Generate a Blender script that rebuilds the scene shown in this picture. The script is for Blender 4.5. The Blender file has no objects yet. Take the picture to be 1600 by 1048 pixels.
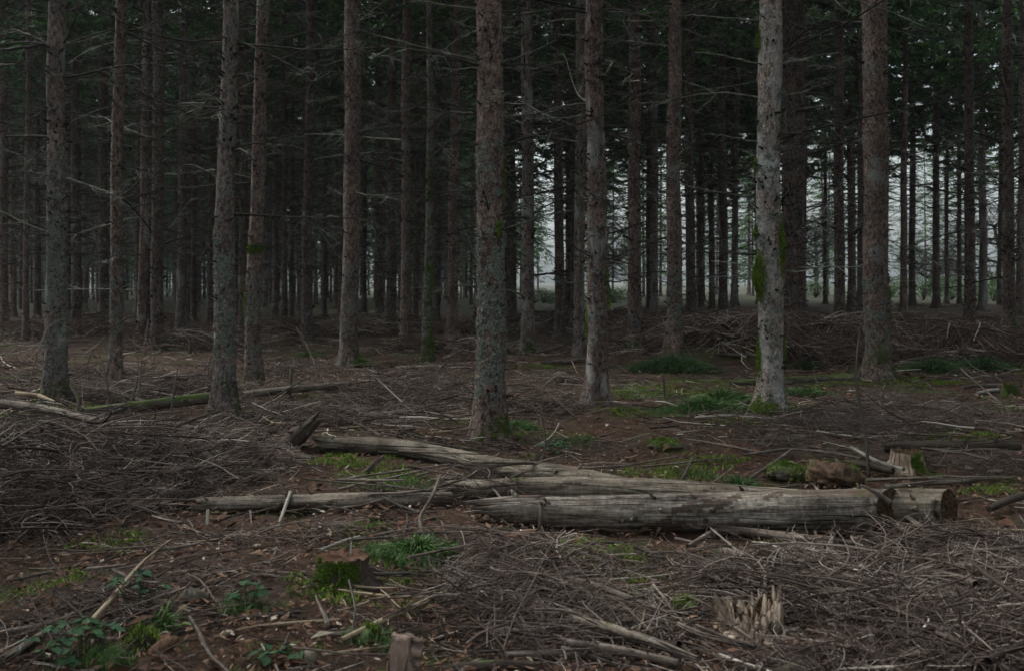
import bpy, math, random
import numpy as np
from math import radians, sin, cos, pi
rng = np.random.default_rng(11)
random.seed(11)
C = bpy.context.scene
COL = C.collection

# ---------------------------------------------------------------- camera, sky, sun, exposure
F = 1555.0; H = 1.45; HY = 440.0             # focal length and horizon row for a 1600 px wide frame
cam_d = bpy.data.cameras.new('camera'); cam = bpy.data.objects.new('camera', cam_d); COL.objects.link(cam)
cam.location = (0, 0, H); cam.rotation_euler = (pi/2, 0, 0)
cam_d.sensor_width = 36.0; cam_d.lens = 36.0*F/1600
cam_d.shift_y = -(524-HY)/1600
cam_d.clip_start = 0.1; cam_d.clip_end = 1500
cam_d.dof.use_dof = True; cam_d.dof.focus_distance = 8.5; cam_d.dof.aperture_fstop = 4.0
C.camera = cam
SUN_EL, SUN_AZ = 50.0, 300.0                  # azimuth clockwise from +Y
w = bpy.data.worlds.new('World'); C.world = w; w.use_nodes = True
nt = w.node_tree; nt.nodes.clear()
sky = nt.nodes.new('ShaderNodeTexSky'); sky.sky_type = 'NISHITA'; sky.sun_disc = False
sky.sun_elevation = radians(SUN_EL); sky.sun_rotation = radians(SUN_AZ)
sky.air_density = 1.5; sky.dust_density = 6.0; sky.ozone_density = 1.0
hs = nt.nodes.new('ShaderNodeHueSaturation'); hs.inputs['Saturation'].default_value = 0.22
bg = nt.nodes.new('ShaderNodeBackground'); bg.inputs['Strength'].default_value = 0.15
wo = nt.nodes.new('ShaderNodeOutputWorld')
cool = nt.nodes.new('ShaderNodeMix'); cool.data_type = 'RGBA'; cool.blend_type = 'MULTIPLY'; cool.inputs[0].default_value = 1.0; cool.inputs[7].default_value = (0.90, 1.0, 1.04, 1)
nt.links.new(sky.outputs[0], hs.inputs['Color']); nt.links.new(hs.outputs[0], cool.inputs[6]); nt.links.new(cool.outputs[2], bg.inputs['Color']); nt.links.new(bg.outputs[0], wo.inputs['Surface'])
sd = bpy.data.lights.new('sun', 'SUN'); sd.energy = 1.0; sd.angle = radians(12); sd.color = (1.0, 0.97, 0.93)
so = bpy.data.objects.new('sun', sd); COL.objects.link(so)
so.rotation_euler = (radians(90-SUN_EL), 0, radians(180-SUN_AZ))
C.view_settings.view_transform = 'Standard'; C.view_settings.look = 'None'
C.view_settings.gamma = 1.0; C.view_settings.exposure = 1.0
C.cycles.max_bounces = 4; C.cycles.diffuse_bounces = 2; C.cycles.glossy_bounces = 1
C.cycles.volume_bounces = 1; C.cycles.use_denoising = True
HAZE = 0.00042

# ---------------------------------------------------------------- ground shape and pixel helpers
def sstep(a, b, x):
    t = np.clip((x-a)/(b-a), 0, 1); return t*t*(3-2*t)
def g(x, y):
    x = np.asarray(x, float); y = np.asarray(y, float)
    z = 0.035*np.sin(0.9*x+0.4*y+1.0)+0.03*np.sin(1.7*x-1.1*y+2.0)+0.018*np.sin(3.1*x+2.7*y)+0.010*np.sin(6.3*x-5.1*y+.5)
    z = z*sstep(1.0, 5.0, y)*(1-0.5*sstep(20, 50, y))
    right = sstep(0.5, 4.5, x-0.12*(y-16))
    edge = 17.6+0.25*np.sin(1.3*x)+0.12*np.sin(3.7*x)
    z = z + right*(0.48*sstep(edge-0.5, edge+0.5, y)-0.13*sstep(19, 24, y))
    z = z - 0.25*sstep(70, 110, y)
    return z
def gz(x, y): return float(g(x, y))
def gp(px, py):
    """ground point seen at a pixel"""
    dx, dz = (px-800)/F, -(py-HY)/F
    Y = 2.0; step = 0.05
    while Y < 150:
        if H+dz*Y <= gz(dx*Y, Y):
            lo, hi = Y-step, Y
            for _ in range(12):
                m = (lo+hi)/2
                if H+dz*m <= gz(dx*m, m): hi = m
                else: lo = m
            return np.array([dx*hi, hi, gz(dx*hi, hi)])
        step = 0.05 if Y < 20 else 0.2
        Y += step
    return np.array([dx*150, 150, 0.0])
def wp(px, py, Y): return np.array([(px-800)/F*Y, Y, H-(py-HY)/F*Y])

# ---------------------------------------------------------------- mesh helpers
def mk(name, V, Q=None, T=None, mat=None, parent=None, qm=None, tm=None, tone=None, grain=None, smooth=True, loc=None):
    me = bpy.data.meshes.new(name)
    V = np.asarray(V, np.float32)
    if loc is not None: V = V-np.asarray(loc, np.float32)
    Q = np.zeros((0, 4), np.int32) if Q is None else np.asarray(Q, np.int32).reshape(-1, 4)
    T = np.zeros((0, 3), np.int32) if T is None else np.asarray(T, np.int32).reshape(-1, 3)
    me.vertices.add(len(V)); me.vertices.foreach_set('co', V.ravel())
    me.loops.add(Q.size+T.size); me.loops.foreach_set('vertex_index', np.concatenate([Q.ravel(), T.ravel()]))
    n = len(Q)+len(T); me.polygons.add(n)
    ls = np.concatenate([np.arange(len(Q))*4, Q.size+np.arange(len(T))*3]).astype(np.int32)
    me.polygons.foreach_set('loop_start', ls)
    me.polygons.foreach_set('loop_total', np.concatenate([np.full(len(Q), 4), np.full(len(T), 3)]).astype(np.int32))
    mats = mat if isinstance(mat, (list, tuple)) else [mat]
    for m in mats: me.materials.append(m)
    mi = np.concatenate([np.zeros(len(Q)) if qm is None else qm, np.zeros(len(T)) if tm is None else tm]).astype(np.int32)
    me.polygons.foreach_set('material_index', mi)
    me.polygons.foreach_set('use_smooth', np.full(n, bool(smooth)))
    if tone is not None:
        a = me.attributes.new('tone', 'FLOAT', 'POINT'); a.data.foreach_set('value', np.asarray(tone, np.float32))
    if grain is not None:
        a = me.attributes.new('grain', 'FLOAT_VECTOR', 'POINT'); a.data.foreach_set('vector', np.asarray(grain, np.float32).ravel())
    me.update(calc_edges=True)
    o = bpy.data.objects.new(name, me); COL.objects.link(o)
    if loc is not None and parent is None: o.location = loc
    if parent is not None: o.parent = parent
    return o
def tag(o, label=None, cat=None, group=None, kind=None):
    if label: o['label'] = label
    if cat: o['category'] = cat
    if group: o['group'] = group
    if kind: o['kind'] = kind
    return o
def empty(name, loc, label=None, cat=None, group=None):
    o = bpy.data.objects.new(name, None); COL.objects.link(o); o.location = loc; o.empty_display_size = .2
    return tag(o, label, cat, group)
class Acc:
    """collects pieces of one mesh"""
    def __init__(s): s.V=[]; s.Q=[]; s.T=[]; s.t=[]; s.qm=[]; s.tm=[]; s.gr=[]; s.n=0
    def add(s, V, Q=None, T=None, tone=0.5, m=0, grain=None):
        V = np.asarray(V, float)
        if Q is not None and len(Q): s.Q.append(np.asarray(Q)+s.n); s.qm.append(np.full(len(Q), m))
        if T is not None and len(T): s.T.append(np.asarray(T)+s.n); s.tm.append(np.full(len(T), m))
        s.V.append(V); s.t.append(np.broadcast_to(np.asarray(tone, float), (len(V),)))
        s.gr.append(V if grain is None else grain); s.n += len(V); return s
    def build(s, name, mat, parent=None, loc=None, smooth=True, use_grain=False):
        cat = lambda L: np.concatenate(L) if L else None
        return mk(name, cat(s.V), cat(s.Q), cat(s.T), mat, parent, cat(s.qm), cat(s.tm), cat(s.t), cat(s.gr) if use_grain else None, smooth, loc)

def tubes(P, R, S=3, cap=False):
    """P (N,K,3) paths, R (N,K) radii -> verts, quads"""
    P = np.asarray(P, float); R = np.asarray(R, float)
    if cap:
        P = np.concatenate([P[:, :1], P, P[:, -1:]], 1); R = np.concatenate([R[:, :1]*0.02, R, R[:, -1:]*0.02], 1)
    N, K, _ = P.shape
    Tn = np.gradient(P, axis=1)
    if cap: Tn[:, 0] = Tn[:, 1] = P[:, 2]-P[:, 1]; Tn[:, -1] = Tn[:, -2] = P[:, -2]-P[:, -3]
    Tn /= np.linalg.norm(Tn, axis=2, keepdims=True)+1e-9
    mean = P[:, -1]-P[:, 0]; mean /= np.linalg.norm(mean, axis=1, keepdims=True)+1e-9
    ref = np.where(np.abs(mean[:, 2:3]) < 0.8, np.array([[0, 0, 1.0]]), np.array([[1.0, 0, 0]]))
    A = np.cross(Tn, ref[:, None, :]); A /= np.linalg.norm(A, axis=2, keepdims=True)+1e-9
    B = np.cross(Tn, A)
    th = np.arange(S)/S*2*pi
    V = P[:, :, None, :]+R[:, :, None, None]*(A[:, :, None, :]*np.cos(th)[None, None, :, None]+B[:, :, None, :]*np.sin(th)[None, None, :, None])
    idx = np.arange(N*K*S).reshape(N, K, S); nx = np.roll(idx, -1, 2)
    Q = np.stack([idx[:, :-1], nx[:, :-1], nx[:, 1:], idx[:, 1:]], -1).reshape(-1, 4)
    return V.reshape(-1, 3), Q
def unit(v): return v/(np.linalg.norm(v, axis=-1, keepdims=True)+1e-9)
def curves(start, d, L, K, wob=0.15, bend=None):
    """N wandering paths"""
    N = len(start); d = unit(np.asarray(d, float)); P = [np.asarray(start, float)]
    L = np.broadcast_to(np.asarray(L, float), (N,)); b = np.zeros((N, 3)) if bend is None else np.asarray(bend, float)
    for k in range(K-1):
        d = unit(d+b+rng.normal(0, wob, (N, 3))); P.append(P[-1]+d*(L/(K-1))[:, None])
    return np.stack(P, 1)
def taper(r0, K, end=0.3): return np.asarray(r0, float)[:, None]*np.linspace(1, end, K)[None, :]
def rep(t, K, S): return np.repeat(t, K*S)
def settle(P, R):
    lim = g(P[..., 0], P[..., 1])+R*0.7
    P[..., 2] = np.maximum(P[..., 2], lim); return P

# ---------------------------------------------------------------- materials
def mat_base(name, rough=0.9, spec=0.25):
    m = bpy.data.materials.new(name); m.use_nodes = True; n = m.node_tree; b = n.nodes['Principled BSDF']
    b.inputs['Roughness'].default_value = rough; b.inputs['Specular IOR Level'].default_value = spec
    return m, n, b
def nd(n, t, **kw):
    x = n.nodes.new(t)
    for k, v in kw.items():
        if k.startswith('_'): setattr(x, k[1:], v)
        else: x.inputs[k.replace('__', ' ')].default_value = v
    return x
def ramp(n, src, stops):
    r = n.nodes.new('ShaderNodeValToRGB'); e = r.color_ramp.elements
    while len(e) > 1: e.remove(e[-1])
    e[0].position = stops[0][0]; e[0].color = (*stops[0][1], 1)
    for p, c in stops[1:]:
        q = e.new(p); q.color = (*c, 1)
    n.links.new(src, r.inputs[0]); return r.outputs[0]
def noise(n, vec, scale, detail=4, rough=0.6, dist=0.0):
    x = nd(n, 'ShaderNodeTexNoise', Scale=scale, Detail=detail, Roughness=rough, Distortion=dist)
    n.links.new(vec, x.inputs['Vector']); return x.outputs[0]
def mix(n, f, a, b, mode='MIX'):
    x = n.nodes.new('ShaderNodeMix'); x.data_type = 'RGBA'; x.blend_type = mode
    for s, v in ((0, f), (6, a), (7, b)):
        if hasattr(v, 'links') or hasattr(v, 'is_linked'): n.links.new(v, x.inputs[s])
        else: x.inputs[s].default_value = v if s == 0 else (*v, 1)
    return x.outputs[2]
def mathn(n, op, a, b=0.0, clamp=False):
    x = n.nodes.new('ShaderNodeMath'); x.operation = op; x.use_clamp = clamp
    for s, v in ((0, a), (1, b)):
        if hasattr(v, 'is_linked'): n.links.new(v, x.inputs[s])
        else: x.inputs[s].default_value = v
    return x.outputs[0]
def maprange(n, v, a, b, c=0.0, d=1.0):
    x = nd(n, 'ShaderNodeMapRange'); n.links.new(v, x.inputs[0])
    for i, q in enumerate((a, b, c, d)): x.inputs[i+1].default_value = q
    return x.outputs[0]
def bump(n, b, h, strength=0.5, dist=0.01):
    x = nd(n, 'ShaderNodeBump', Strength=strength, Distance=dist); n.links.new(h, x.inputs['Height']); n.links.new(x.outputs[0], b.inputs['Normal'])
def scaled(n, vec, s):
    x = nd(n, 'ShaderNodeMapping'); x.inputs['Scale'].default_value = s; n.links.new(vec, x.inputs['Vector']); return x.outputs[0]

def bark_mat(name, dark, mid, light, lichen=0.35, lich_col=(0.20, 0.22, 0.20), moss=0.12, patch=0.0):
    m, n, b = mat_base(name, 0.95, 0.2)
    tc = n.nodes.new('ShaderNodeTexCoord').outputs['Object']
    oi = n.nodes.new('ShaderNodeObjectInfo').outputs['Random']
    off = n.nodes.new('ShaderNodeVectorMath'); off.operation = 'ADD'; n.links.new(tc, off.inputs[0])
    comb = n.nodes.new('ShaderNodeCombineXYZ'); n.links.new(mathn(n, 'MULTIPLY', oi, 37.0), comb.inputs[0]); n.links.new(mathn(n, 'MULTIPLY', oi, 91.0), comb.inputs[2])
    n.links.new(comb.outputs[0], off.inputs[1]); v = off.outputs[0]
    fl = scaled(n, v, (1, 1, 0.55))
    vor = nd(n, 'ShaderNodeTexVoronoi', Scale=42.0, Randomness=1.0); n.links.new(fl, vor.inputs['Vector'])
    vor2 = nd(n, 'ShaderNodeTexVoronoi', Scale=95.0, Randomness=1.0); n.links.new(fl, vor2.inputs['Vector'])
    fine = noise(n, v, 70, 4, 0.7); big = noise(n, v, 3.0, 4, 0.6); mid_n = noise(n, scaled(n, v, (1, 1, 0.4)), 13, 4, 0.65)
    h = mathn(n, 'ADD', mathn(n, 'MULTIPLY', vor.outputs['Distance'], 0.7), mathn(n, 'MULTIPLY', fine, 0.8))
    c = ramp(n, mathn(n, 'ADD', mathn(n, 'MULTIPLY', fine, 0.4), mathn(n, 'MULTIPLY', noise(n, scaled(n, v, (1, 1, 0.6)), 24, 5, 0.75), 0.6)), [(0.41, dark), (0.49, mid), (0.60, light)])
    flk = ramp(n, vor2.outputs['Color'], [(0.0, (0.72, 0.72, 0.72)), (1.0, (1.25, 1.22, 1.2))])
    c = mix(n, 0.75, c, flk, 'MULTIPLY')
    # large tonal drift along the stem
    c = mix(n, 1.0, c, ramp(n, big, [(0.3, (0.6, 0.56, 0.55)), (0.7, (1.3, 1.27, 1.22))]), 'MULTIPLY')
    # pale smooth areas
    if patch > 0:
        pm = maprange(n, noise(n, scaled(n, v, (1, 1, 0.35)), 4.5, 5, 0.6, 0.4), 0.62-patch*0.25, 0.68-patch*0.2)
        c = mix(n, mathn(n, 'MULTIPLY', pm, 0.6), c, mix(n, fine, (0.22, 0.21, 0.195), (0.50, 0.49, 0.46)))
    # crust lichen specks
    ln = noise(n, v, 34, 5, 0.75); lb = noise(n, v, 2.2, 3, 0.5)
    lm = maprange(n, mathn(n, 'ADD', ln, mathn(n, 'MULTIPLY', mathn(n, 'SUBTRACT', lb, 0.5), 0.9)), 0.66-lichen*0.18, 0.72-lichen*0.15)
    c = mix(n, mathn(n, 'MULTIPLY', lm, 0.85), c, lich_col)
    # moss, mostly low on the stem and on one side
    sx = n.nodes.new('ShaderNodeSeparateXYZ'); n.links.new(tc, sx.inputs[0])
    low = maprange(n, sx.outputs[2], 0.05, 0.6, 0.16, 0.0)
    mm = maprange(n, mathn(n, 'ADD', mathn(n, 'ADD', noise(n, v, 5.0, 6, 0.7), low), mathn(n, 'MULTIPLY', sx.outputs[0], 0.35)), 0.80-moss, 0.86-moss)
    c = mix(n, mm, c, mix(n, fine, (0.012, 0.022, 0.004), (0.075, 0.10, 0.022)))
    n.links.new(c, b.inputs['Base Color'])
    bump(n, b, mathn(n, 'ADD', mathn(n, 'ADD', h, mathn(n, 'MULTIPLY', mid_n, 1.5)), mathn(n, 'MULTIPLY', lm, 0.35)), 1.0, 0.02)
    return m
M = {}
M['bark_brown'] = bark_mat('bark_brown', (0.0253, 0.0174, 0.0142), (0.1315, 0.0938, 0.0789), (0.3030, 0.2303, 0.2016))
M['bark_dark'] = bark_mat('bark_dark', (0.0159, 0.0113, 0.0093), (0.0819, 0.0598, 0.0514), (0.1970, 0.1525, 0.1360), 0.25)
M['bark_grey'] = bark_mat('bark_grey', (0.0474, 0.0340, 0.0281), (0.2335, 0.1869, 0.1611), (0.5451, 0.4699, 0.4179), 0.5, (0.48, 0.48, 0.45), 0.13, 0.6)
M['bark_pink'] = bark_mat('bark_pink', (0.0302, 0.0204, 0.0173), (0.1224, 0.0869, 0.0753), (0.2705, 0.2019, 0.1777), 0.3, (0.19, 0.195, 0.18), 0.05, 0.3)
M['bark_lichen'] = bark_mat('bark_lichen', (0.0296, 0.0237, 0.0207), (0.1347, 0.1077, 0.0960), (0.2835, 0.2338, 0.2126), 0.42, (0.20, 0.21, 0.18), 0.12, 0.3)
M['bark_moss'] = bark_mat('bark_moss', (0.0214, 0.0186, 0.0143), (0.0961, 0.0848, 0.0678), (0.2190, 0.1984, 0.1711), 0.6, (0.15, 0.17, 0.14), 0.27)
def tone_mat(name, stops, rough=0.9, nscale=60, spec=0.2, trans=0.0, namt=0.5):
    m, n, b = mat_base(name, rough, spec)
    a = n.nodes.new('ShaderNodeAttribute'); a.attribute_name = 'tone'
    tc = n.nodes.new('ShaderNodeTexCoord').outputs['Object']
    f = mathn(n, 'ADD', a.outputs['Fac'], mathn(n, 'MULTIPLY', mathn(n, 'SUBTRACT', noise(n, tc, nscale, 3, 0.6), 0.5), namt))
    n.links.new(ramp(n, f, stops), b.inputs['Base Color'])
    return m
M['twig'] = tone_mat('twig', [(0.0, (0.012, 0.008, 0.006)), (0.4, (0.070, 0.047, 0.037)), (0.7, (0.185, 0.140, 0.117)), (1.0, (0.50, 0.43, 0.36))])
M['limb'] = tone_mat('limb', [(0.0, (0.012, 0.009, 0.007)), (0.45, (0.040, 0.034, 0.027)), (0.7, (0.11, 0.11, 0.085)), (1.0, (0.34, 0.35, 0.29))], nscale=9, namt=0.9)
M['needle'] = tone_mat('needle', [(0.0, (0.012, 0.03, 0.013)), (0.5, (0.042, 0.120, 0.022)), (1.0, (0.11, 0.25, 0.045))], 0.6, 3, 0.3)
M['chip'] = tone_mat('chip', [(0.0, (0.028, 0.013, 0.008)), (0.5, (0.125, 0.062, 0.037)), (0.85, (0.23, 0.135, 0.085)), (1.0, (0.45, 0.38, 0.29))])
M['moss'] = tone_mat('moss', [(0.0, (0.020, 0.036, 0.004)), (0.5, (0.10, 0.155, 0.017)), (1.0, (0.22, 0.31, 0.045))], 0.9, 12)
M['grass'] = tone_mat('grass', [(0.0, (0.010, 0.032, 0.007)), (0.5, (0.048, 0.115, 0.016)), (0.85, (0.12, 0.22, 0.035)), (1.0, (0.18, 0.17, 0.07))], 0.6, 6, 0.35)
M['leaf'] = tone_mat('leaf', [(0.0, (0.014, 0.034, 0.016)), (1.0, (0.045, 0.095, 0.038))], 0.7, 20, 0.12)
M['lichen'] = tone_mat('lichen', [(0.0, (0.06, 0.065, 0.052)), (1.0, (0.235, 0.25, 0.21))], 0.95, 40)
M['brush'] = tone_mat('brush', [(0.0, (0.018, 0.011, 0.008)), (0.4, (0.082, 0.049, 0.034)), (0.8, (0.20, 0.14, 0.11)), (1.0, (0.5, 0.44, 0.38))])

def wood_mat(name, stops, crack=0.5, warm=None, moss=0.0, rough=0.85, lich=0.0):
    m, n, b = mat_base(name, rough, 0.25)
    a = n.nodes.new('ShaderNodeAttribute'); a.attribute_name = 'grain'; v = a.outputs['Vector']
    long = scaled(n, v, (1, 1, 0.07))
    f = noise(n, long, 26, 6, 0.7, 0.3); f2 = noise(n, long, 90, 3, 0.6); big = noise(n, v, 2.6, 4, 0.6, 0.3)
    c = ramp(n, mathn(n, 'ADD', mathn(n, 'MULTIPLY', f, 0.5), mathn(n, 'ADD', mathn(n, 'MULTIPLY', f2, 0.2), mathn(n, 'MULTIPLY', noise(n, v, 38, 5, 0.7), 0.3))), stops)
    c = mix(n, 1.0, c, ramp(n, big, [(0.33, (0.36, 0.31, 0.27)), (0.5, (0.9, 0.87, 0.84)), (0.68, (1.25, 1.2, 1.12))]), 'MULTIPLY')
    if warm:
        wm = maprange(n, noise(n, scaled(n, v, (1, 1, 0.3)), 3.5, 4, 0.6, 0.6), 0.52, 0.64); c = mix(n, mathn(n, 'MULTIPLY', wm, 0.8), c, warm)
    cr = nd(n, 'ShaderNodeTexVoronoi', Scale=12.0); cr.feature = 'DISTANCE_TO_EDGE'
    dv = n.nodes.new('ShaderNodeVectorMath'); dv.operation = 'ADD'; n.links.new(scaled(n, v, (1.4, 1.4, 0.10)), dv.inputs[0])
    nn = nd(n, 'ShaderNodeTexNoise', Scale=5.0, Detail=3.0); n.links.new(long, nn.inputs['Vector'])
    sc = n.nodes.new('ShaderNodeVectorMath'); sc.operation = 'SCALE'; sc.inputs['Scale'].default_value = 0.12; n.links.new(nn.outputs['Color'], sc.inputs[0]); n.links.new(sc.outputs[0], dv.inputs[1])
    n.links.new(dv.outputs[0], cr.inputs['Vector'])
    gate = maprange(n, noise(n, scaled(n, v, (1, 1, 0.25)), 6, 3), 0.45, 0.6)
    cm = mathn(n, 'MULTIPLY', maprange(n, cr.outputs['Distance'], 0.0, 0.075, 1.0, 0.0), gate)
    c = mix(n, mathn(n, 'MULTIPLY', cm, crack), c, (0.012, 0.009, 0.007))
    if lich > 0:
        lm = maprange(n, noise(n, v, 30, 5, 0.75), 0.68-lich*0.15, 0.72-lich*0.12); c = mix(n, mathn(n, 'MULTIPLY', lm, 0.7), c, (0.27, 0.29, 0.26))
    if moss > 0:
        geo = n.nodes.new('ShaderNodeNewGeometry'); sz = n.nodes.new('ShaderNodeSeparateXYZ'); n.links.new(geo.outputs['Normal'], sz.inputs[0])
        mm = maprange(n, mathn(n, 'ADD', noise(n, v, 6, 5, 0.7), mathn(n, 'MULTIPLY', sz.outputs[2], 0.22)), 0.86-moss, 0.92-moss)
        c = mix(n, mm, c, mix(n, noise(n, v, 80, 3), (0.02, 0.032, 0.006), (0.10, 0.13, 0.03)))
    n.links.new(c, b.inputs['Base Color'])
    bump(n, b, mathn(n, 'SUBTRACT', mathn(n, 'ADD', f, mathn(n, 'MULTIPLY', f2, 0.5)), mathn(n, 'MULTIPLY', cm, 1.5)), 0.9, 0.012)
    return m
M['log_grey'] = wood_mat('log_grey', [(0.40, (0.028, 0.021, 0.017)), (0.5, (0.165, 0.139, 0.118)), (0.61, (0.40, 0.36, 0.32))], 1.0, (0.10, 0.06, 0.038), 0.05, lich=0.3)
M['log_tan'] = wood_mat('log_tan', [(0.38, (0.045, 0.034, 0.025)), (0.5, (0.155, 0.127, 0.098)), (0.62, (0.30, 0.258, 0.208))], 0.7, (0.09, 0.065, 0.048), 0.0)
M['log_bark'] = wood_mat('log_bark', [(0.38, (0.04, 0.03, 0.023)), (0.5, (0.14, 0.11, 0.088)), (0.62, (0.30, 0.25, 0.205))], 0.6, (0.20, 0.165, 0.12), 0.06, lich=0.6)
M['bark_remnant'] = wood_mat('bark_remnant', [(0.38, (0.022, 0.015, 0.011)), (0.5, (0.075, 0.052, 0.040)), (0.62, (0.17, 0.13, 0.105))], 0.6, None, 0.10, lich=0.5)
M['log_moss'] = wood_mat('log_moss', [(0.32, (0.04, 0.032, 0.026)), (0.5, (0.11, 0.09, 0.074)), (0.68, (0.23, 0.19, 0.16))], 0.8, None, 0.29, lich=0.4)
M['log_dark'] = wood_mat('log_dark', [(0.32, (0.018, 0.013, 0.010)), (0.5, (0.055, 0.040, 0.030)), (0.68, (0.12, 0.09, 0.07))], 0.7, None, 0.08)
M['stick_grey'] = wood_mat('stick_grey', [(0.38, (0.038, 0.027, 0.021)), (0.5, (0.14, 0.108, 0.09)), (0.63, (0.31, 0.255, 0.22))], 0.5, None, 0.02, lich=0.3)
M['stick_pale'] = wood_mat('stick_pale', [(0.3, (0.16, 0.14, 0.115)), (0.5, (0.30, 0.275, 0.24)), (0.7, (0.46, 0.43, 0.39))], 0.3)
M['stick_tan'] = wood_mat('stick_tan', [(0.3, (0.14, 0.10, 0.068)), (0.5, (0.31, 0.235, 0.16)), (0.7, (0.44, 0.35, 0.25))], 0.3)
M['stick_dark'] = wood_mat('stick_dark', [(0.3, (0.02, 0.016, 0.013)), (0.5, (0.055, 0.046, 0.040)), (0.7, (0.12, 0.10, 0.09))], 0.4, None, 0.04)
M['rotten'] = wood_mat('rotten', [(0.3, (0.03, 0.017, 0.01)), (0.5, (0.11, 0.065, 0.04)), (0.7, (0.24, 0.165, 0.11))], 0.9, (0.15, 0.115, 0.08), 0.03)
M['torn'] = wood_mat('torn', [(0.36, (0.16, 0.11, 0.08)), (0.5, (0.42, 0.33, 0.255)), (0.7, (0.60, 0.52, 0.42))], 0.9, (0.17, 0.105, 0.065))
M['plank'] = wood_mat('plank', [(0.3, (0.13, 0.085, 0.066)), (0.5, (0.24, 0.168, 0.135)), (0.7, (0.35, 0.265, 0.22))], 0.25)
def cut_mat():
    m, n, b = mat_base('cut_wood', 0.95, 0.1)
    tc = n.nodes.new('ShaderNodeTexCoord').outputs['Object']
    a = n.nodes.new('ShaderNodeAttribute'); a.attribute_name = 'grain'
    sx = n.nodes.new('ShaderNodeSeparateXYZ'); n.links.new(a.outputs['Vector'], sx.inputs[0])
    rings = mathn(n, 'SINE', mathn(n, 'MULTIPLY', mathn(n, 'ADD', sx.outputs[0], mathn(n, 'MULTIPLY', noise(n, tc, 8, 2), 0.03)), 480))
    f = mathn(n, 'ADD', noise(n, tc, 40, 5, 0.7), mathn(n, 'MULTIPLY', rings, 0.06))
    n.links.new(ramp(n, f, [(0.35, (0.022, 0.012, 0.006)), (0.52, (0.065, 0.038, 0.02)), (0.7, (0.13, 0.085, 0.05))]), b.inputs['Base Color'])
    bump(n, b, f, 0.8, 0.01); return m
M['cut'] = cut_mat()
def ground_mat():
    m, n, b = mat_base('needle_litter', 0.95, 0.15)
    tc = n.nodes.new('ShaderNodeTexCoord').outputs['Object']
    f = noise(n, tc, 120, 5, 0.75); md = noise(n, tc, 14, 6, 0.7, 0.5); bigp = noise(n, tc, 1.3, 5, 0.6, 0.5)
    st = noise(n, scaled(n, tc, (1, 4, 1)), 60, 4, 0.7, 1.5)
    c = ramp(n, mathn(n, 'ADD', mathn(n, 'MULTIPLY', f, 0.5), mathn(n, 'MULTIPLY', st, 0.5)), [(0.36, (0.020, 0.011, 0.007)), (0.5, (0.078, 0.042, 0.027)), (0.62, (0.165, 0.096, 0.064)), (0.74, (0.31, 0.215, 0.15))])
    c = mix(n, 1.0, c, ramp(n, md, [(0.3, (0.5, 0.48, 0.46)), (0.55, (1.0, 1.0, 1.0)), (0.75, (1.25, 1.2, 1.15))]), 'MULTIPLY')
    c = mix(n, mathn(n, 'MULTIPLY', maprange(n, bigp, 0.48, 0.62), 0.55), c, (0.07, 0.053, 0.045))
    mm = maprange(n, mathn(n, 'ADD', noise(n, tc, 1.8, 6, 0.65, 0.3), mathn(n, 'MULTIPLY', f, 0.18)), 0.64, 0.71)
    c = mix(n, mathn(n, 'MULTIPLY', mm, 0.8), c, mix(n, f, (0.015, 0.026, 0.004), (0.085, 0.12, 0.024)))
    sy = n.nodes.new('ShaderNodeSeparateXYZ'); n.links.new(tc, sy.inputs[0])
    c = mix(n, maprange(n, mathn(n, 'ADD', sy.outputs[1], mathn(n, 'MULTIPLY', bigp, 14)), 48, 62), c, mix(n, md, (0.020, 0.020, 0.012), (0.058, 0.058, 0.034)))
    n.links.new(c, b.inputs['Base Color'])
    bump(n, b, mathn(n, 'ADD', mathn(n, 'MULTIPLY', f, 0.6), md), 1.0, 0.03); return m
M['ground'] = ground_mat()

# ---------------------------------------------------------------- ground
def build_ground():
    def axis(lo, hi, fine_lo, fine_hi, step, grow):
        a = list(np.arange(fine_lo, fine_hi, step)); s = step; x = a[-1]
        while x < hi: s *= grow; x += s; a.append(x)
        s = step; x = a[0]
        while x > lo: s *= grow; x -= s; a.insert(0, x)
        return np.array(a)
    xs = axis(-420, 420, -6.5, 6.5, 0.035, 1.045); ys = axis(-60, 700, 2.8, 13, 0.035, 1.045)
    X, Y = np.meshgrid(xs, ys); Z = g(X, Y)
    near = 1-sstep(14, 30, np.hypot(X, Y))
    def vn(X, Y, s, seed):
        r = np.random.default_rng(seed).random((256, 256)); xi = X*s; yi = Y*s
        x0 = np.floor(xi).astype(int); y0 = np.floor(yi).astype(int); fx = xi-x0; fy = yi-y0
        fx = fx*fx*(3-2*fx); fy = fy*fy*(3-2*fy); q = lambda a, b_: r[a & 255, b_ & 255]
        return (q(x0, y0)*(1-fx)+q(x0+1, y0)*fx)*(1-fy)+(q(x0, y0+1)*(1-fx)+q(x0+1, y0+1)*fx)*fy-0.5
    Z = Z+near*(0.035*vn(X, Y, 3, 1)+0.022*vn(X, Y, 8, 2)+0.016*vn(X, Y, 19, 3))
    idx = np.arange(X.size).reshape(X.shape)
    Q = np.stack([idx[:-1, :-1], idx[:-1, 1:], idx[1:, 1:], idx[1:, :-1]], -1).reshape(-1, 4)
    o = mk('ground', np.stack([X, Y, Z], -1).reshape(-1, 3), Q, mat=M['ground'])
    tag(o, 'brown forest floor of dry needles with mossy spots', kind='structure')
build_ground()

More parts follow.
